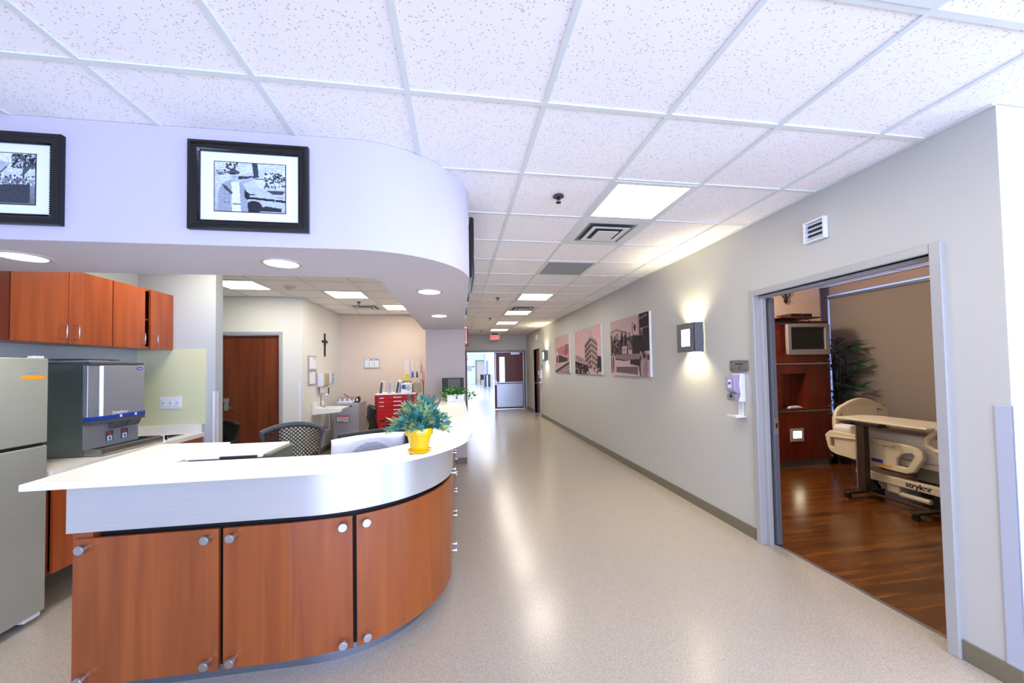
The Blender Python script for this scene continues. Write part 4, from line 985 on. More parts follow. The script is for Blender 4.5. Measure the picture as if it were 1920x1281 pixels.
# ================================================================= BACK ROOM
t = thing('wall_cross', 'dark wooden crucifix on the white wall above the dispensers', 'cross', (-2.5, 7.45, 1.8))
MB().box(-2.500, -2.485, 7.45, 7.50, 1.80, 2.235).box(-2.497, -2.487, 7.33, 7.62, 2.06, 2.10).build('cross', 'iron', t, bev=.003)
MB().box(-2.486, -2.476, 7.455, 7.495, 2.0, 2.14).box(-2.485, -2.478, 7.38, 7.57, 2.09, 2.105).build('figure', 'brown_metal', t, bev=.003)
t = thing('notice_board', 'tall narrow white notice frame on the wall left of the towel dispenser', 'notice board', (-2.5, 6.86, 1.28))
MB().box(-2.503, -2.488, 6.69, 7.04, 1.54, 1.79).box(-2.503, -2.488, 6.69, 7.04, 1.285, 1.53).build('frame', 'lavender_grey', t, bev=.003)
MB().box(-2.488, -2.486, 6.72, 7.02, 1.565, 1.765).box(-2.488, -2.486, 6.72, 6.97, 1.305, 1.51).build('papers', 'paper', t)
MB().cyl((-2.487, 6.90, 1.74), (-2.485, 6.90, 1.74), .012).cyl((-2.487, 6.96, 1.74), (-2.485, 6.96, 1.74), .012).box(-2.486, -2.4855, 6.74, 6.80, 1.49, 1.497).build('black_marks', 'ink', t)
t = thing('towel_dispenser', 'beige and cream paper towel dispenser above the wall sink', 'dispenser', (-2.5, 6.95, 1.2))
MB().prism([(-2.505, 1.50), (-2.40, 1.512), (-2.384, 1.49), (-2.384, 1.26), (-2.42, 1.225), (-2.505, 1.225)], 7.09, 7.39, 'y').build('housing', 'cream_plastic', t, bev=.01)
MB().box(-2.49, -2.395, 7.078, 7.09, 1.25, 1.49).build('side_cover', 'white_paint', t, bev=.004)
MB().box(-2.384, -2.378, 7.12, 7.36, 1.27, 1.48).build('front_panel', 'beige_box', t, bev=.003)
MB().box(-2.46, -2.44, 7.13, 7.33, 1.13, 1.24).build('paper_towel', 'paper', t)
t = thing('glove_holder', 'column of five small aqua labels beside the towel dispenser', 'holder', (-2.5, 7.85, 1.27))
MB().box(-2.5055, -2.48, 7.78, 7.95, 1.27, 1.50).build('plate', 'white_paint', t, bev=.003)
for k in range(5): MB().box(-2.48, -2.474, 7.80, 7.93, 1.285+k*.044, 1.302+k*.044).build('aqua_tab', 'aqua', t)
t = thing('wall_hook', 'small dark strip on the wall below the aqua labels', 'hook', (-2.5, 7.7, 1.1))
MB().box(-2.503, -2.49, 7.66, 7.70, 1.08, 1.20).build('strip', 'olive_grey', t, bev=.002)
t = thing('wall_sink', 'white wall-hung porcelain sink beside the grey cabinet', 'sink', (-2.3, 7.05, .75))
g = MB(); y0, y1 = 6.86, 7.30
g.prism([(-2.503, .76), (-2.03, .80), (-2.0, .86), (-2.44, .875), (-2.46, .98), (-2.503, .98)], y0, y0+.03, 'y').prism([(-2.503, .76), (-2.03, .80), (-2.0, .86), (-2.44, .875), (-2.46, .98), (-2.503, .98)], y1-.03, y1, 'y')
g.prism([(-2.503, .76), (-2.03, .80), (-2.03, .81), (-2.503, .77)], y0+.03, y1-.03, 'y').prism([(-2.04, .80), (-2.03, .80), (-2.0, .86), (-2.03, .862)], y0+.03, y1-.03, 'y').prism([(-2.503, .77), (-2.42, .775), (-2.42, .875), (-2.44, .88), (-2.46, .98), (-2.503, .98)], y0+.03, y1-.03, 'y')
g.build('basin', 'porcelain', t, bev=.006, recalc=True)
MB().cyl((-2.38, 7.06, .875), (-2.38, 7.06, .90), .03, .02).tube([(-2.43, 7.06, .88), (-2.43, 7.06, 1.08), (-2.40, 7.06, 1.11), (-2.34, 7.06, 1.11), (-2.31, 7.06, 1.07)], .009, 8).build('faucet', 'chrome', t, smooth=True)
MB().tube([(-2.28, 7.08, .77), (-2.28, 7.08, .50), (-2.31, 7.08, .46), (-2.38, 7.08, .47), (-2.503, 7.08, .50)], .02, 10).cyl((-2.38, 7.2, .76), (-2.38, 7.2, .40), .012).build('drain_pipe', 'satin', t, smooth=True)
t = thing('locked_cabinet', 'light grey document bin cabinet with a red and white sticker beside the wall sink', 'cabinet', (-2.1, 7.7, 0))
MB().box(-2.34, -1.88, 7.44, 8.02, .02, .90).build('body', 'lavender_grey', t, bev=.006)
MB().box(-2.33, -1.90, 7.428, 7.44, .06, .86).build('door', 'lavender_grey', t, bev=.003)
MB().box(-2.21, -2.0, 7.424, 7.43, .835, .855).build('slot', 'black', t)
MB().cyl((-1.88, 7.7, .66), (-1.872, 7.7, .66), .014).build('lock', 'dark_grey', t)
lb = MB().box(-2.28, -2.05, 7.424, 7.428, .54, .68).build('sticker', 'dark_grey', t)
MB().box(-2.27, -2.06, 7.4225, 7.424, .55, .67).build('sticker_paper', 'paper', lb)
MB().box(-2.265, -2.065, 7.421, 7.4225, .645, .665).box(-2.265, -2.15, 7.421, 7.4225, .553, .565).build('red_band', 'red_label', lb)
g = MB()
for k in range(4): g.box(-2.255, -2.08, 7.4215, 7.4225, .578+k*.015, .583+k*.015)
g.build('text_lines', 'mid_grey', lb)
t = thing('bottle_rack', 'small rack of pale bottles with a wand on top of the grey cabinet', 'rack', (-2.12, 7.7, .9))
MB().box(-2.30, -2.02, 7.55, 7.95, .90, .925).build('base', 'white_paint', t, bev=.004)
for k in range(6):
    q = MB().cyl((-2.28+k*.045, 7.65, .925), (-2.28+k*.045, 7.65, .985), .014, n=10).build('bottle', 'clear_lav' if k % 2 else 'white_paint', t)
    MB().cyl((-2.28+k*.045, 7.65, .985), (-2.28+k*.045, 7.65, 1.0), .010, n=10).build('cap', 'dark_grey', q)
MB().tube([(-2.22, 7.7, 1.06), (-2.12, 7.7, .99), (-2.08, 7.7, .95)], .008, 6).build('wand', 'black', t)
MB().tube([(-2.20, 7.75, 1.10), (-2.13, 7.75, 1.12), (-2.06, 7.75, 1.05), (-2.03, 7.75, .93)], .004, 6).build('hose', 'satin', t)
t = thing('card_reader', 'small black card reader at the right end of the grey cabinet top', 'device', (-1.95, 7.6, .9))
MB().prism([(-1.99, .90), (-1.90, .90), (-1.89, .99), (-1.92, 1.02), (-1.97, .99)], 7.55, 7.64, 'y').build('body', 'black', t, bev=.004)
MB().box(-1.955, -1.92, 7.546, 7.55, .93, .98).build('screen', 'paper', t)
t = thing('wall_board', 'white three-column board on the pink wall above the red cart', 'board', (-1.84, 8.37, 1.56))
MB().box(-2.0, -1.68, 8.36, 8.378, 1.56, 1.785).build('frame', 'lavender_grey', t, bev=.003)
for k in range(3):
    q = MB().box(-1.985+k*.1, -1.895+k*.1, 8.357, 8.36, 1.58, 1.77).build('sheet', 'paper', t)
    MB().box(-1.975+k*.1, -1.905+k*.1, 8.3555, 8.357, 1.735 if k else 1.74, 1.753 if k else 1.746).build('heading', 'ink', q)
    g = MB()
    for r_ in range(5): g.box(-1.98+k*.1, -1.90+k*.1, 8.3562, 8.357, 1.60+r_*.024, 1.602+r_*.024)
    g.build('lines', 'mid_grey', q)
t = thing('wall_outlet', 'white wall outlet with a black plug low on the pink wall', 'outlet', (-1.94, 8.37, .45))
MB().box(-1.985, -1.905, 8.37, 8.379, .44, .56).build('plate', 'white_paint', t)
MB().box(-1.955, -1.925, 8.345, 8.37, .48, .53).tube([(-1.94, 8.35, .48), (-1.95, 8.33, .35), (-1.97, 8.34, .2), (-1.95, 8.34, .02)], .006, 6).build('plug', 'black', t)
# red cart
t = thing('medical_cart', 'bright red medical cart with drawers and white label pulls', 'cart', (-1.13, 7.5, 0))
cx0, cx1, cy0, cy1 = -1.50, -.80, 7.10, 7.60
MB().box(cx0+.03, cx1, cy0, cy1, .14, 1.06).build('body', 'red_paint', t, bev=.004)
MB().box(cx0-.02, cx0+.03, cy0+.02, cy1-.02, .40, 1.05).build('side_rail', 'red_dark', t, bev=.004)
MB().box(cx0, cx1+.02, cy0-.02, cy1+.02, 1.06, 1.085).build('top', 'white_paint', t, bev=.004)
z = 1.045
for k, h_ in enumerate((.075, .075, .075, .075, .15, .15, .20)):
    dr = MB().box(cx0+.05, cx1-.02, cy0-.016, cy0, z-h_+.006, z-.002).build('drawer', 'red_paint', t, bev=.003)
    MB().box(cx0+.32, cx0+.46, cy0-.026, cy0-.016, z-.04, z-.022).build('drawer_pull', 'white_paint', dr)
    if k < 3: MB().box(cx0+.07, cx0+.15, cy0-.019, cy0-.016, z-.048, z-.034).build('drawer_label', 'white_paint', dr)
    z -= h_
for (x, y) in ((cx0+.08, cy0+.06), (cx1-.06, cy0+.06), (cx0+.08, cy1-.06), (cx1-.06, cy1-.06)):
    MB().cyl((x-.015, y, .05), (x+.015, y, .05), .05, n=16).box(x-.02, x+.02, y-.02, y+.02, .08, .14).build('wheel', 'black', t)
for k, (x, tl, mm) in enumerate(((-1.46, .02, 'clear_plastic'), (-1.30, .0, 'clear_plastic'), (-1.17, .03, 'white_paint'))):
    q = thing('file_holder', ['leftmost clear file holder standing on the red cart', 'middle clear file holder standing on the red cart', 'slanted white file holder on the red cart beside the monitor'][k], 'file holder', (x, 7.3, 1.085), group='file holders on the red cart')
    MB().prism([(x, 1.086), (x+.07, 1.086), (x+.07+tl, 1.30), (x+.03+tl, 1.33), (x-.005+tl, 1.28)], 7.18, 7.42, 'y').build('holder', mm, q)
    MB().prism([(x+.012, 1.09), (x+.055, 1.09), (x+.055+tl, 1.28), (x+.02+tl, 1.30)], 7.17, 7.20, 'y').build('papers', 'dark_grey' if k != 1 else 'lavender_grey', q)
t = thing('defibrillator', 'white patient monitor with a blue screen on the red cart', 'monitor', (-.98, 7.3, 1.085))
MB().box(-1.06, -.86, 7.18, 7.42, 1.086, 1.26).build('casing', 'white_paint', t, bev=.008)
MB().box(-1.045, -.975, 7.176, 7.18, 1.16, 1.235).build('screen', 'blue_label', t)
for (x, z) in ((-.93, 1.20), (-.90, 1.17), (-.96, 1.17), (-.93, 1.14)): MB().cyl((x, 7.172, z), (x, 7.18, z), .011, n=10).build('button', 'black', t)
MB().tube([(-1.04, 7.3, 1.26), (-1.02, 7.3, 1.30), (-.92, 7.3, 1.30), (-.88, 7.3, 1.26)], .01, 8).build('carry_handle', 'dark_grey', t)
t = thing('supply_box', 'brown cardboard box behind the potted plant on the red cart', 'box', (-.78, 7.45, 1.085))
MB().box(-.84, -.70, 7.25, 7.50, 1.086, 1.27).build('carton', 'beige_box', t, bev=.003)
t = thing('supply_bags', 'clear hanging bags of coloured medical supplies above the red cart', 'supplies', (-.9, 7.55, 1.085))
MB().cyl((-.93, 7.56, 1.086), (-.93, 7.56, 1.78), .006).cyl((-.72, 7.56, 1.086), (-.72, 7.56, 1.74), .006).box(-.93, -.72, 7.557, 7.563, 1.76, 1.765).build('pole', 'satin', t)
for (x0_, x1_, z0_, z1_, mm, cm, cz) in ((-1.06, -.94, 1.30, 1.70, 'clear_plastic', 'yellow_bag', 1.38), (-.92, -.85, 1.36, 1.70, 'clear_plastic', 'blue_label', 1.42), (-.83, -.77, 1.33, 1.66, 'clear_plastic', 'palm_green', 1.42), (-.74, -.69, 1.28, 1.62, 'clear_lav', 'white_paint', 1.38), (-.69, -.65, 1.2, 1.5, 'salmon', 'salmon', 1.33)):
    q = MB().prism([(x0_, z0_), (x1_, z0_), (x1_-.01, z1_), (x0_+.01, z1_)], 7.50, 7.54, 'y').build('bag', mm, t, bev=.01)
    MB().prism([(x0_+.015, cz-.06), (x1_-.01, cz-.06), (x1_-.015, cz+.05), ((x0_+x1_)/2, cz+.07), (x0_+.02, cz+.05)], 7.488, 7.50, 'y').build('contents', cm, q, bev=.004)
t = thing('wipes_tub', 'pale lavender tub with items standing up behind the potted plant', 'tub', (-.63, 6.6, 0))
MB().cyl((-.60, 6.7, .90), (-.60, 6.7, 1.08), .055, .062, 20).build('tub', 'lavender_grey', t)
for k in range(4): MB().cyl((-.62+k*.015, 6.7, 1.0), (-.64+k*.03, 6.7, 1.30+.02*(k % 2)), .007, n=8).build('wand', ['white_paint', 'ink', 'cream_plastic', 'white_paint'][k], t)
t = thing('side_table', 'small white side table carrying the lavender tub', 'table', (-.62, 6.6, 0))
MB().box(-.78, -.50-.002, 6.55, 6.85, .87, .90).build('top', 'white_paint', t, bev=.003)
for x in (-.76, -.54):
    for y in (6.57, 6.81): MB().box(x, x+.02, y, y+.02, 0, .87).build('leg', 'satin', t)
# chairs
def chair(label, loc, rz, mesh=False, top=1.02, grp='office chairs at the desks'):
    t = thing('office_chair', label, 'chair', loc, rz, grp, local=True)
    MB().prism([(-.24, -.23), (.24, -.23), (.25, .20), (.20, .25), (-.20, .25), (-.25, .20)], .44, .50).build('seat', 'black', t, bev=.03, seg=3)
    # chair faces +y; backrest at -y
    N, K = (26, 26) if mesh else (12, 12); hw = .23; zb, zt_ = .60, top
    def bp_(u, v): # u -1..1 , v 0..1
        wv = hw*(.80+.28*v-.06*v*v); x = u*wv; z = zb+(zt_-zb)*v+(-.045*u*u if v > .5 else 0)*(v-.5)*2
        y = -.25-.05*v+.075*u*u-.03*math.sin(PI*v)
        return Vector((x, y, z))
    if mesh:
        g = MB(); V = [bp_(-1+2*i/N, j/K) for j in range(K+1) for i in range(N+1)]
        nn = len(V)
        F = []
        # diamond lattice: quads joining alternate grid nodes
        for j in range(1, K):
            for i in range(1, N):
                if (i+j) % 2 == 0: F.append((j*(N+1)+i-1, (j-1)*(N+1)+i, j*(N+1)+i+1, (j+1)*(N+1)+i))
        g.add(V, F); o = g.build('backrest_mesh', 'mesh_black', t)
        w_ = o.modifiers.new('w', 'WIREFRAME'); w_.thickness = .0115; w_.use_even_offset = False
    else:
        g = MB(); V = []
        for off in (0, .03):
            for j in range(K+1):
                for i in range(N+1):
                    p = bp_(-1+2*i/N, j/K); V.append(p-Vector((0, off, 0)))
        m_ = (N+1)*(K+1); F = []
        for j in range(K):
            for i in range(N):
                a = j*(N+1)+i; F.append((a, a+1, a+N+2, a+N+1)); F.append((m_+a, m_+a+N+1, m_+a+N+2, m_+a+1))
        bdr = [i for i in range(N+1)]+[(N+1)*j+N for j in range(1, K+1)]+[(N+1)*K+i for i in range(N-1, -1, -1)]+[(N+1)*j for j in range(K-1, 0, -1)]
        F += [(bdr[k], m_+bdr[k], m_+bdr[(k+1) % len(bdr)], bdr[(k+1) % len(bdr)]) for k in range(len(bdr))]
        g.add(V, F); g.build('backrest', 'black', t, smooth=True, recalc=True)
    ring = [bp_(-1+2*i/14, 0) for i in range(15)]+[bp_(1, j/12) for j in range(1, 12)]+[bp_(1-2*i/14, 1) for i in range(15)]+[bp_(-1, 1-j/12) for j in range(1, 12)]
    MB().tube(ring, [.013+.010*(1 if p.z > top-.09 else 0) for p in ring], 10, closed=True).build('back_frame', 'dark_grey' if mesh else 'black', t, smooth=True)
    MB().tube([(0, -.28, .72), (0, -.30, .55), (0, -.22, .42), (0, 0, .42)], .022, 8).build('back_bracket', 'black', t, smooth=True)
    MB().cyl((0, 0, .10), (0, 0, .44), .028, n=14).build('gas_column', 'black', t)
    g = MB()
    for k in range(5):
        a = 2*PI*k/5+.3; g.tube([(0, 0, .12), (.29*math.cos(a), .29*math.sin(a), .075)], [.028, .016], 8)
    g.build('star_base', 'black', t)
    for k in range(5):
        a = 2*PI*k/5+.3; x, y = .29*math.cos(a), .29*math.sin(a)
        MB().cyl((x-.02*math.sin(a), y+.02*math.cos(a), .028), (x+.02*math.sin(a), y-.02*math.cos(a), .028), .028, n=14).build('caster', 'black', t)
    for s in (-1, 1):
        MB().tube([(s*.24, .0, .46), (s*.29, .0, .50), (s*.29, 0, .66)], .013, 8).box(s*.29-.03, s*.29+.03, -.12, .12, .66, .685).build('armrest', 'black', t, smooth=False)
    return t
chair('dark grey office chair with perforated mesh back behind the front counter', (-1.40, 3.40, 0), math.radians(200), True, 1.04)
chair('black office chair back partly hidden by the kitchen wall end', (-3.02, 4.98, 0), math.radians(172), False, .90)
chair('black office chair seen side-on in front of the red cart', (-1.10, 6.2, 0), math.radians(285), False, .96)
# ================================================================= FAR CORRIDOR
t = thing('side_chair', 'black chair standing by the beige door at the far corridor end', 'chair', (2.3, 34.5, 0))
MB().box(2.05, 2.55, 34.3, 34.8, .42, .50).build('seat', 'black', t, bev=.02)
MB().box(2.08, 2.52, 34.78, 34.84, .5, .92).build('backrest', 'black', t, bev=.02)
for x in (2.06, 2.51):
    for y in (34.31, 34.76): MB().box(x, x+.03, y, y+.03, 0, .42).build('leg', 'black', t)
    MB().box(x, x+.03, 34.3, 34.8, .64, .67).box(x, x+.03, 34.3, 34.33, .42, .64).build('armrest', 'black', t)
t = thing('linen_cart', 'dark blue wheeled bin against the right wall beyond the double doors', 'bin', (2.2, 28, 0))
MB().box(1.95, 2.42, 27.6, 28.2, .12, 1.0).build('body', 'charcoal', t, bev=.02)
MB().box(1.90, 2.47, 27.55, 28.25, 1.0, 1.06).build('lid', 'dark_grey', t, bev=.02)
MB().box(2.13, 2.20, 27.59, 27.60, .15, .98).build('front_strip', 'white_paint', t)
for x in (2.0, 2.36):
    for y in (27.68, 28.12): MB().cyl((x-.02, y, .06), (x+.02, y, .06), .06, n=12).build('wheel', 'black', t)
t = thing('notice_board', 'pale notice board on the far white wall beside the beige door', 'notice board', (1.0, 35.98, 1.2))
MB().box(.75, 1.35, 35.96, 36.001, 1.25, 1.75).build('board', 'lavender_grey', t); MB().box(1.42, 1.55, 35.95, 35.99, 1.6, 1.75).build('clip', 'dark_grey', t)
t = thing('wall_sign', 'small pink sign high on the far white wall', 'sign', (.9, 35.98, 2.4))
MB().box(.78, .95, 35.97, 35.99, 2.3, 2.5).build('plate', 'pink', t)
t = thing('wall_panel', 'tall grey panel on the right wall beside the wheeled bin', 'panel', (2.5, 31.5, 0))
MB().box(2.47, 2.53, 31.0, 33.0, .05, 2.15).build('panel', 'frame_dark', t)
# ================================================================= PATIENT ROOM
def shape2d(name, outer, holes, th, mtx, m, parent, bev=0.):
    """flat outline with holes, extruded to thickness th; plane x,y mapped by mtx"""
    cu = bpy.data.curves.new(name, 'CURVE'); cu.dimensions = '2D'; cu.fill_mode = 'BOTH'; cu.extrude = th/2-bev; cu.bevel_depth = bev; cu.bevel_resolution = 2
    for lp in [outer]+holes:
        sp = cu.splines.new('POLY'); sp.points.add(len(lp)-1); sp.use_cyclic_u = True
        for k, (x, y) in enumerate(lp): sp.points[k].co = (x, y, 0, 1)
    t_ = bpy.data.objects.new(name+'_c', cu); COL.objects.link(t_); bpy.context.view_layer.update()
    me = bpy.data.meshes.new_from_object(t_.evaluated_get(bpy.context.evaluated_depsgraph_get())); bpy.data.objects.remove(t_)
    me.transform(mtx); off = Vector((0, 0, 0)); p = parent
    while p is not None: off += p.location; p = p.parent
    me.transform(Matrix.Translation(-off)); me.materials.clear(); me.materials.append(M[m]); me.name = name
    o = bpy.data.objects.new(name, me); COL.objects.link(o); o.parent = parent; return o
def ellp(cx, cy, rx, ry, rot=0, n=24):
    c_, s_ = math.cos(rot), math.sin(rot)
    return [(cx+rx*math.cos(a)*c_-ry*math.sin(a)*s_, cy+rx*math.cos(a)*s_+ry*math.sin(a)*c_) for a in [2*PI*k/n for k in range(n)]]
def rrect(x0, x1, y0, y1, r, n=6):
    return arc(x1-r, y1-r, r, 0, 90, n)+arc(x0+r, y1-r, r, 90, 180, n)+arc(x0+r, y0+r, r, 180, 270, n)+arc(x1-r, y0+r, r, 270, 360, n)
YC = 4.75
cb = thing('media_wall_unit', 'dark cherry built-in wall unit with metal rails and a niche in the patient room', 'wall unit', (4.9, 4.85, 0))
MB().box(3.7, 5.47, YC+.16, 4.995, .08, 2.14).build('body', 'cherry_dark', cb)
MB().box(3.7, 5.50, YC, YC+.16, .09, .80).build('lower_panel', 'cherry_dark', cb, bev=.002)
nx0, nx1, nz0, nz1 = 4.68, 5.10, .85, 1.36
MB().box(3.7, nx0, YC, YC+.16, .83, 1.495).box(nx1, 5.50, YC, YC+.16, .83, 1.495).box(nx0, nx1, YC, YC+.16, .83, nz0).box(nx0, nx1, YC, YC+.16, nz1, 1.495).build('niche_panel', 'cherry_dark', cb)
MB().box(3.7, 5.50, YC, YC+.16, 1.525, 2.09).build('upper_panel', 'cherry_dark', cb, bev=.002)
MB().box(3.7, 5.50, YC-.01, YC+.16, 2.105, 2.14).build('top_rail', 'cherry_dark', cb, bev=.002)
for z in (.802, 1.497, 2.092): MB().box(3.7, 5.49, YC-.012, YC+.15, z, z+.022 if z < 2 else z+.010).build('metal_rail', 'satin', cb)
MB().box(3.7, 5.46, YC+.02, YC+.16, 0.001, .085).build('plinth', 'steel_disp', cb)
for z in (1.56, 1.46, .87, .76, .14): MB().cyl((5.465, YC-.03, z), (5.465, YC, z), .016, n=14).build('knob', 'satin', cb)
nl = thing('night_light', 'lit square night light on the lower panel of the cherry wall unit', 'night light', (4.9, YC, .46))
MB().box(4.785, 5.01, YC-.012, YC-.001, .37, .56).build('plate', 'frame_metal', nl, bev=.002)
MB().box(4.83, 4.965, YC-.015, YC-.012, .42, .52).build('lens', 'night_light', nl)
rm = thing('remote_control', 'white remote handset lying on the niche ledge of the wall unit', 'remote', (4.9, 4.80, .85))
MB().prism([(4.80, .8505), (5.03, .8505), (5.03, .865), (4.97, .885), (4.84, .878)], 4.765, 4.82, 'y').build('handset', 'white_plastic', rm, bev=.006)
tv = thing('television', 'silver framed television mounted on the cherry wall unit', 'television', (4.97, 4.66, 1.64))
shape2d('bezel', rrect(-.325, .325, -.21, .225, .02), [rrect(-.28, .265, -.145, .185, .006)], .05, frame_mtx((4.985, 4.60, 1.85), (1, -.05, 0), (0, 0, 1)), 'silver_tv', tv, .006)
MB().box(4.69, 5.27, 4.59, 4.64, 1.69, 2.045).build('screen', 'screen', tv)
MB().prism([(4.64, 1.66), (4.64, 2.05), (4.71, 1.95), (4.71, 1.75)], 4.72, 5.25, 'x').box(4.9, 5.05, 4.70, 4.75, 1.78, 1.92).build('back_housing', 'silver_tv', tv, bev=.01)
sf = thing('wall_shelf', 'thin cherry shelf above the television', 'shelf', (4.8, 4.8, 2.16))
MB().box(4.50, 5.16, 4.55, 4.98, 2.16, 2.178).build('board', 'cherry_dark', sf, bev=.002)
MB().box(4.75, 4.85, 4.76, 4.98, 2.1405, 2.16).build('bracket', 'black', sf)
sb = thing('set_top_box', 'black set top box on the shelf above the television', 'electronics', (4.88, 4.7, 2.178))
MB().box(4.70, 5.05, 4.58, 4.82, 2.1785, 2.225).build('case', 'black', sb, bev=.003)
MB().box(4.86, 4.90, 4.576, 4.58, 2.195, 2.205).build('display', 'blue_label', sb)
MB().tube([(4.70, 4.7, 2.19), (4.62, 4.66, 2.19), (4.56, 4.60, 2.13), (4.60, 4.60, 2.11), (4.66, 4.64, 2.15)], .006, 6).build('cable', 'black', sb)
MB().tube([(4.95, 4.6, 2.16), (5.0, 4.58, 2.12), (5.05, 4.62, 2.06)], .005, 6).build('cable', 'black', sb)
wd = thing('wall_ornament', 'dark iron lantern-shaped ornament on the pink wall above the wall unit', 'ornament', (4.85, 4.97, 2.4))
g = MB(); X0 = 5.02
for s in (-1, 1): g.tube([(X0, 4.97, 2.47), (X0+s*.03, 4.97, 2.52), (X0+s*.085, 4.97, 2.58), (X0+s*.08, 4.97, 2.68), (X0+s*.06, 4.97, 2.72)], .007, 6)
g.tube([(X0, 4.97, 2.72), (X0, 4.97, 2.48)], .016, 8).lathe([(0, -.06), (.012, -.03), (.03, 0), (.012, .02), (0, .03)], (X0, 4.97, 2.48), 12)
g.build('scrollwork', 'iron', wd)
bl = thing('roller_blind', 'taupe roller blind drawn over the patient room window', 'blind', (5.93, 3.4, .4))
MB().box(5.925, 5.929, 1.66, 5.075, .38, 2.572).build('fabric', 'blind', bl)
MB().box(5.90, 5.94, 1.66, 5.08, 2.53, 2.570).build('head_tube', 'frame_dark', bl, bev=.006)
wr = MB().box(5.98, 6.02, 1.7, 5.125, .35, .40).box(5.98, 6.02, 1.7, 1.75, .4, 2.6).box(5.98, 6.02, 3.4, 3.44, .4, 2.6)
S('window_3', wr, 'frame_metal')
# palm
pa = thing('potted_palm', 'tall dark artificial bamboo palm between the wall unit and the window blind', 'plant', (5.70, 4.80, 0))
MB().lathe([(0, .002), (.11, .002), (.14, .26), (.15, .28), (.13, .28), (.12, .24), (0, .24)], (5.70, 4.80, 0), 24).build('pot', 'black_gloss', pa, smooth=True)
rnd = random.Random(21); st = MB(); fo = MB()
for k in range(6):
    a = rnd.uniform(0, 2*PI); x, y = 5.70+.05*math.cos(a), 4.80+.05*math.sin(a); hh = rnd.uniform(1.3, 1.85)
    top_ = (x+.04*math.cos(a), y+.06*math.sin(a), hh); st.tube([(x, y, .2), (x, y, hh*.6), top_], [.012, .010, .006], 7)
for k in range(70):
    z = rnd.uniform(.45, 1.8); a = rnd.uniform(0, 2*PI); R = rnd.uniform(.10, .24)
    b = Vector((5.70, 4.80, z)); e = b+Vector((math.cos(a)*R*.75-.02, math.sin(a)*R-.06, rnd.uniform(.0, .10)))
    if e.x > 5.88: e.x = 5.86
    if e.y > 4.93: e.y = 4.92
    if z < 2.15 and e.x < 5.54: e.x = 5.56
    st.tube([b, (b+e)/2+Vector((0, 0, .03)), e], .0025, 4)
    for q in range(9):
        t_ = (q+1)/9; p0 = b.lerp(e, .35+.65*t_); sgn = 1 if q % 2 else -1
        dd = (e-b).normalized(); sd = Vector((-dd.y, dd.x, 0))*sgn*.9
        ld = (dd*.8+sd*(1.1-t_)+Vector((0, 0, -.15-.3*rnd.random()))).normalized()*rnd.uniform(.13, .22)
        if p0.x+ld.x > 5.915: ld.x = 5.91-p0.x
        if p0.x+ld.x < 5.52: ld.x = 5.53-p0.x
        if p0.y+ld.y > 4.97: ld.y = 4.97-p0.y
        fo.leaf(p0, ld, .011)
for (yy, zz) in ((4.55, 1.45), (4.50, 1.12), (4.42, .88), (4.60, 1.70)):
    for q in range(12):
        p0 = Vector((5.72, 4.78, zz)).lerp(Vector((5.74, yy, zz+.06)), .3+.7*q/11)
        ld = Vector((rnd.uniform(-.25, .25), -1, rnd.uniform(-.9, .5))).normalized()*rnd.uniform(.13, .24); fo.leaf(p0, ld, .012, (1, 0, 0))
    st.tube([(5.71, 4.79, zz-.05), (5.73, (yy+4.78)/2, zz+.05), (5.74, yy, zz+.06)], .003, 5)
st.build('stems', 'bamboo_dark', pa); fo.build('fronds', 'palm_green', pa)
# hospital bed
bd = thing('hospital_bed', 'cream hospital bed with moulded headboard and side rails in the patient room', 'bed', (5.15, 3.1, 0))
hb = [(-.40, .36), (-.405, .75), (-.385, .84), (-.33, .90)]+[(-.26+.52*k/8, .93+.075*math.sin(PI*(k/8))+.0*k) for k in range(9)]+[(.33, .90), (.385, .86), (.405, .78), (.40, .36)]
shape2d('headboard', hb, [ellp(-.325, .80, .022, .05, -.5), ellp(.27, .86, .075, .028, -.18)], .05, frame_mtx((5.22, 4.12, .03), (1, 0, 0), (0, 0, 1)), 'cream_bed', bd, .012)
MB().add([], []).box(4.98, 5.44, 4.085, 4.10, .60, .93).build('headboard_recess', 'cream_bed', bd, bev=.02, seg=3)
MB().box(4.70, 5.60, 1.95, 4.06, .58, .74).build('mattress', 'sheet', bd, bev=.045, seg=4)
MB().box(4.695, 5.605, 1.97, 3.98, .47, .60).build('bedding_skirt', 'sheet', bd, bev=.02)
MB().box(4.68, 5.58, 1.95, 4.08, .40, .47).build('deck_frame', 'cream_bed', bd, bev=.01)
sr = shape2d('side_rail', [(-.47, .10), (-.50, .24), (-.45, .29), (-.40, .295), (.28, .275), (.42, .262), (.47, .23), (.48, .17), (.40, .02), (.34, -.01), (.22, -.01), (-.38, .03), (-.44, .055)],
        [rrect(-.46, -.385, .09, .255, .03), [(.24, .035), (.34, .03), (.37, .05), (.43, .18), (.40, .215), (.30, .19), (.25, .12)]], .05, frame_mtx((4.62, 3.55, .365), (0, -1, 0), (0, 0, 1)), 'cream_bed', bd, .012)
MB().tube([(4.585, 3.98, .60), (4.585, 3.60, .62), (4.585, 3.30, .615)], .011, 8).box(4.583, 4.60, 3.40, 3.60, .575, .60).build('rail_handle', 'cream_bed', sr)
MB().box(4.590, 4.596, 3.42, 3.53, .405, .44).build('rail_label', 'blue_stripe', sr)
MB().box(4.590, 4.596, 3.34, 3.50, .385, .40).build('warning_label', 'orange', sr)
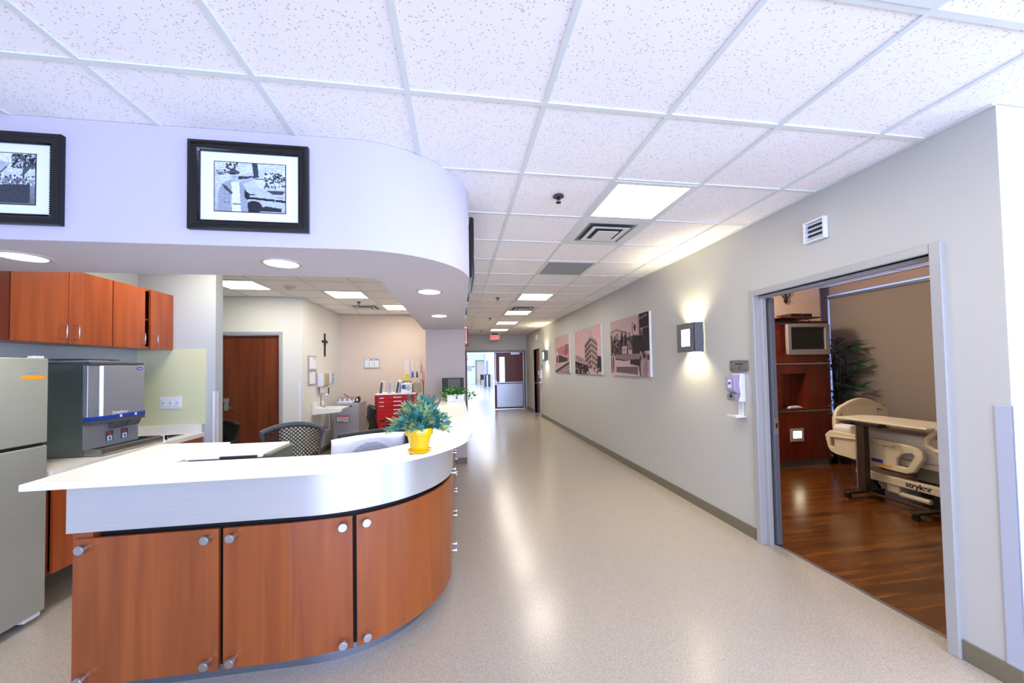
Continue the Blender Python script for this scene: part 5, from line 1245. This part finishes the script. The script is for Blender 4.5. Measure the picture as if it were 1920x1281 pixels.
MB().tube([(4.62, 2.98, .80), (4.62, 3.03, .74), (4.62, 3.03, .67), (4.62, 2.97, .63), (4.62, 2.5, .61), (4.62, 2.2, .61), (4.62, 2.12, .68), (4.62, 2.12, .88), (4.62, 2.2, .92), (4.62, 2.8, .90), (4.62, 2.93, .86)], .026, 10, closed=True).box(4.61, 4.63, 2.2, 2.85, .64, .86).build('side_rail', 'cream_bed', bd, smooth=False)
MB().tube([(5.66, 3.95, .70), (5.66, 3.95, .45), (5.66, 3.1, .45), (5.66, 3.1, .70)], .025, 8, closed=True).build('side_rail', 'cream_bed', bd)
MB().prism([(1.75, .19), (3.60, .19), (3.72, .225), (3.72, .275), (1.75, .275)], 4.61, 4.68, 'x').box(5.5, 5.56, 1.75, 3.7, .19, .275).build('base_frame', 'cream_bed', bd, bev=.008)
bmk = text('frame_lettering', 'stryker', .075, frame_mtx((4.609, 3.12, .236), (0, -1, 0), (0, 0, 1)), 'ink', bd, .0008, 0, .002)
MB().prism([(3.35, .28), (3.62, .28), (3.50, .40), (3.30, .40)], 4.8, 5.4, 'x').prism([(2.2, .28), (2.5, .28), (2.7, .40), (2.5, .40)], 4.8, 5.4, 'x').box(4.66, 4.70, 2.85, 3.15, .30, .42).cyl((4.75, 2.6, .34), (4.75, 3.5, .34), .03, n=12).build('lift_mechanism', 'olive_grey', bd)
MB().box(4.63, 4.75, 3.30, 3.42, .10, .20).tube([(4.66, 3.40, .17), (4.66, 3.30, .10), (4.66, 3.05, .10)], .03, 8).build('brake_pedal', 'cream_bed', bd, bev=.01)
for (x, y) in ((4.72, 3.62), (5.48, 3.62), (4.72, 1.9), (5.48, 1.9)):
    MB().cyl((x-.02, y, .07), (x+.02, y, .07), .07, n=20).box(x-.03, x+.03, y-.03, y+.03, .13, .2).build('caster', 'black', bd)
# overbed table
ob = thing('overbed_table', 'overbed table with a cream top and dark post standing beside the hospital bed', 'table', (4.5, 3.3, 0))
MB().prism([(4.53, 3.86), (4.95, 3.90), (5.06, 3.75), (5.06, 3.1), (4.97, 2.98), (4.50, 2.96)], .84, .862).build('table_top', 'cream_plastic', ob, bev=.006)
MB().box(4.56, 4.74, 3.05, 3.48, .815, .84).build('drawer', 'cream_plastic', ob, bev=.006)
MB().box(4.465, 4.535, 3.50, 3.58, .075, .80).build('post', 'brown_metal', ob, bev=.004)
MB().box(4.475, 4.528, 3.58, 3.60, .09, .80).build('post_trim', 'satin', ob)
MB().box(4.46, 4.62, 3.35, 3.72, .80, .84).box(4.40, 4.47, 3.60, 3.72, .82, .835).build('top_bracket', 'black', ob, bev=.003)
MB().box(4.27, 4.75, 3.52, 3.58, .055, .08).box(4.27, 4.75, 2.90, 2.96, .055, .08).box(4.48, 4.53, 2.96, 3.52, .055, .08).build('base', 'brown_metal', ob, bev=.006)
for (x, y) in ((4.29, 3.55), (4.73, 3.55), (4.29, 2.93), (4.73, 2.93)): MB().cyl((x-.015, y, .028), (x+.015, y, .028), .028, n=14).box(x-.01, x+.01, y-.012, y+.012, .04, .056).build('caster', 'black', ob)
# ceiling lamp of the patient room (out of the picture)
t = thing('ceiling_lamp', 'round warm ceiling lamp in the patient room', 'ceiling lamp', (3.5, 4.5, H))
MB().cyl((3.5, 4.5, H-.03), (3.5, 4.5, H+.006), .13, n=28).build('rim', 'satin', t)
MB().cyl((3.5, 4.5, H-.034), (3.5, 4.5, H-.03), .11, n=28).build('lens', 'night_light', t)

# ================================================================= LIGHT
def area(name, loc, rot, sx, sy, e, col):
    L_ = bpy.data.lights.new(name, 'AREA'); L_.shape = 'RECTANGLE'; L_.size = sx; L_.size_y = sy; L_.energy = e; L_.color = col
    o = bpy.data.objects.new(name, L_); COL.objects.link(o); o.location = loc; o.rotation_euler = rot; return o
area('window_daylight', (1.9, -3.15, 1.5), (PI/2, 0, 0), 6.8, 2.2, 122, (.97, .95, 1.0))
area('side_window_daylight', (6.03, -.75, 1.45), (0, PI/2, 0), 2.2, 1.1, 82, (.55, .76, 1.0))
wf = MB()
for (a_, b_) in ((-1.36, -1.31), (-.19, -.14)): wf.box(6.05, 6.1, a_, b_, .3, 2.6)
wf.box(6.05, 6.1, -1.31, -.19, .3, .35).box(6.05, 6.1, -1.31, -.19, 2.55, 2.6)
S('window_4', wf, 'frame_metal')
area('added_far_daylight', (-.33, 26.2, 1.5), (0, -PI/2, 0), 2.0, 15.6, 480, (.60, .76, 1.0))  # light for the added windows, stretched to reach the far end wall
def spot(loc, e, col, size=120):
    L_ = bpy.data.lights.new('downlight_lamp', 'SPOT'); L_.energy = e; L_.color = col; L_.spot_size = math.radians(size); L_.spot_blend = .6; L_.shadow_soft_size = .08
    o = bpy.data.objects.new('downlight_lamp', L_); COL.objects.link(o); o.location = loc; return o
for (x, y) in ((-2.25, 2.29), (-1.0, 2.30), (-.22, 3.05), (-.21, 4.44)): spot((x, y, zs-.012), 30, (1, .96, .88))
pl_ = bpy.data.lights.new('room_lamp', 'POINT'); pl_.energy = 62; pl_.color = (1, .86, .74); pl_.shadow_soft_size = .1
po_ = bpy.data.objects.new('room_lamp', pl_); COL.objects.link(po_); po_.location = (3.5, 4.3, H-.16)
W = bpy.data.worlds.new('world'); SC.world = W; W.use_nodes = True
W.node_tree.nodes['Background'].inputs[0].default_value = (.20, .36, 1, 1); W.node_tree.nodes['Background'].inputs[1].default_value = 5.0
vs = SC.view_settings; vs.view_transform = 'Standard'; vs.look = 'None'; vs.exposure = 0.68; vs.gamma = 1; vs.use_curve_mapping = False
mat('guard_white_shaded', 'b4bac8', .4)  # white guard paint with its bluish shade put into the colour
lab_g.data.materials[0] = M['guard_white_shaded']
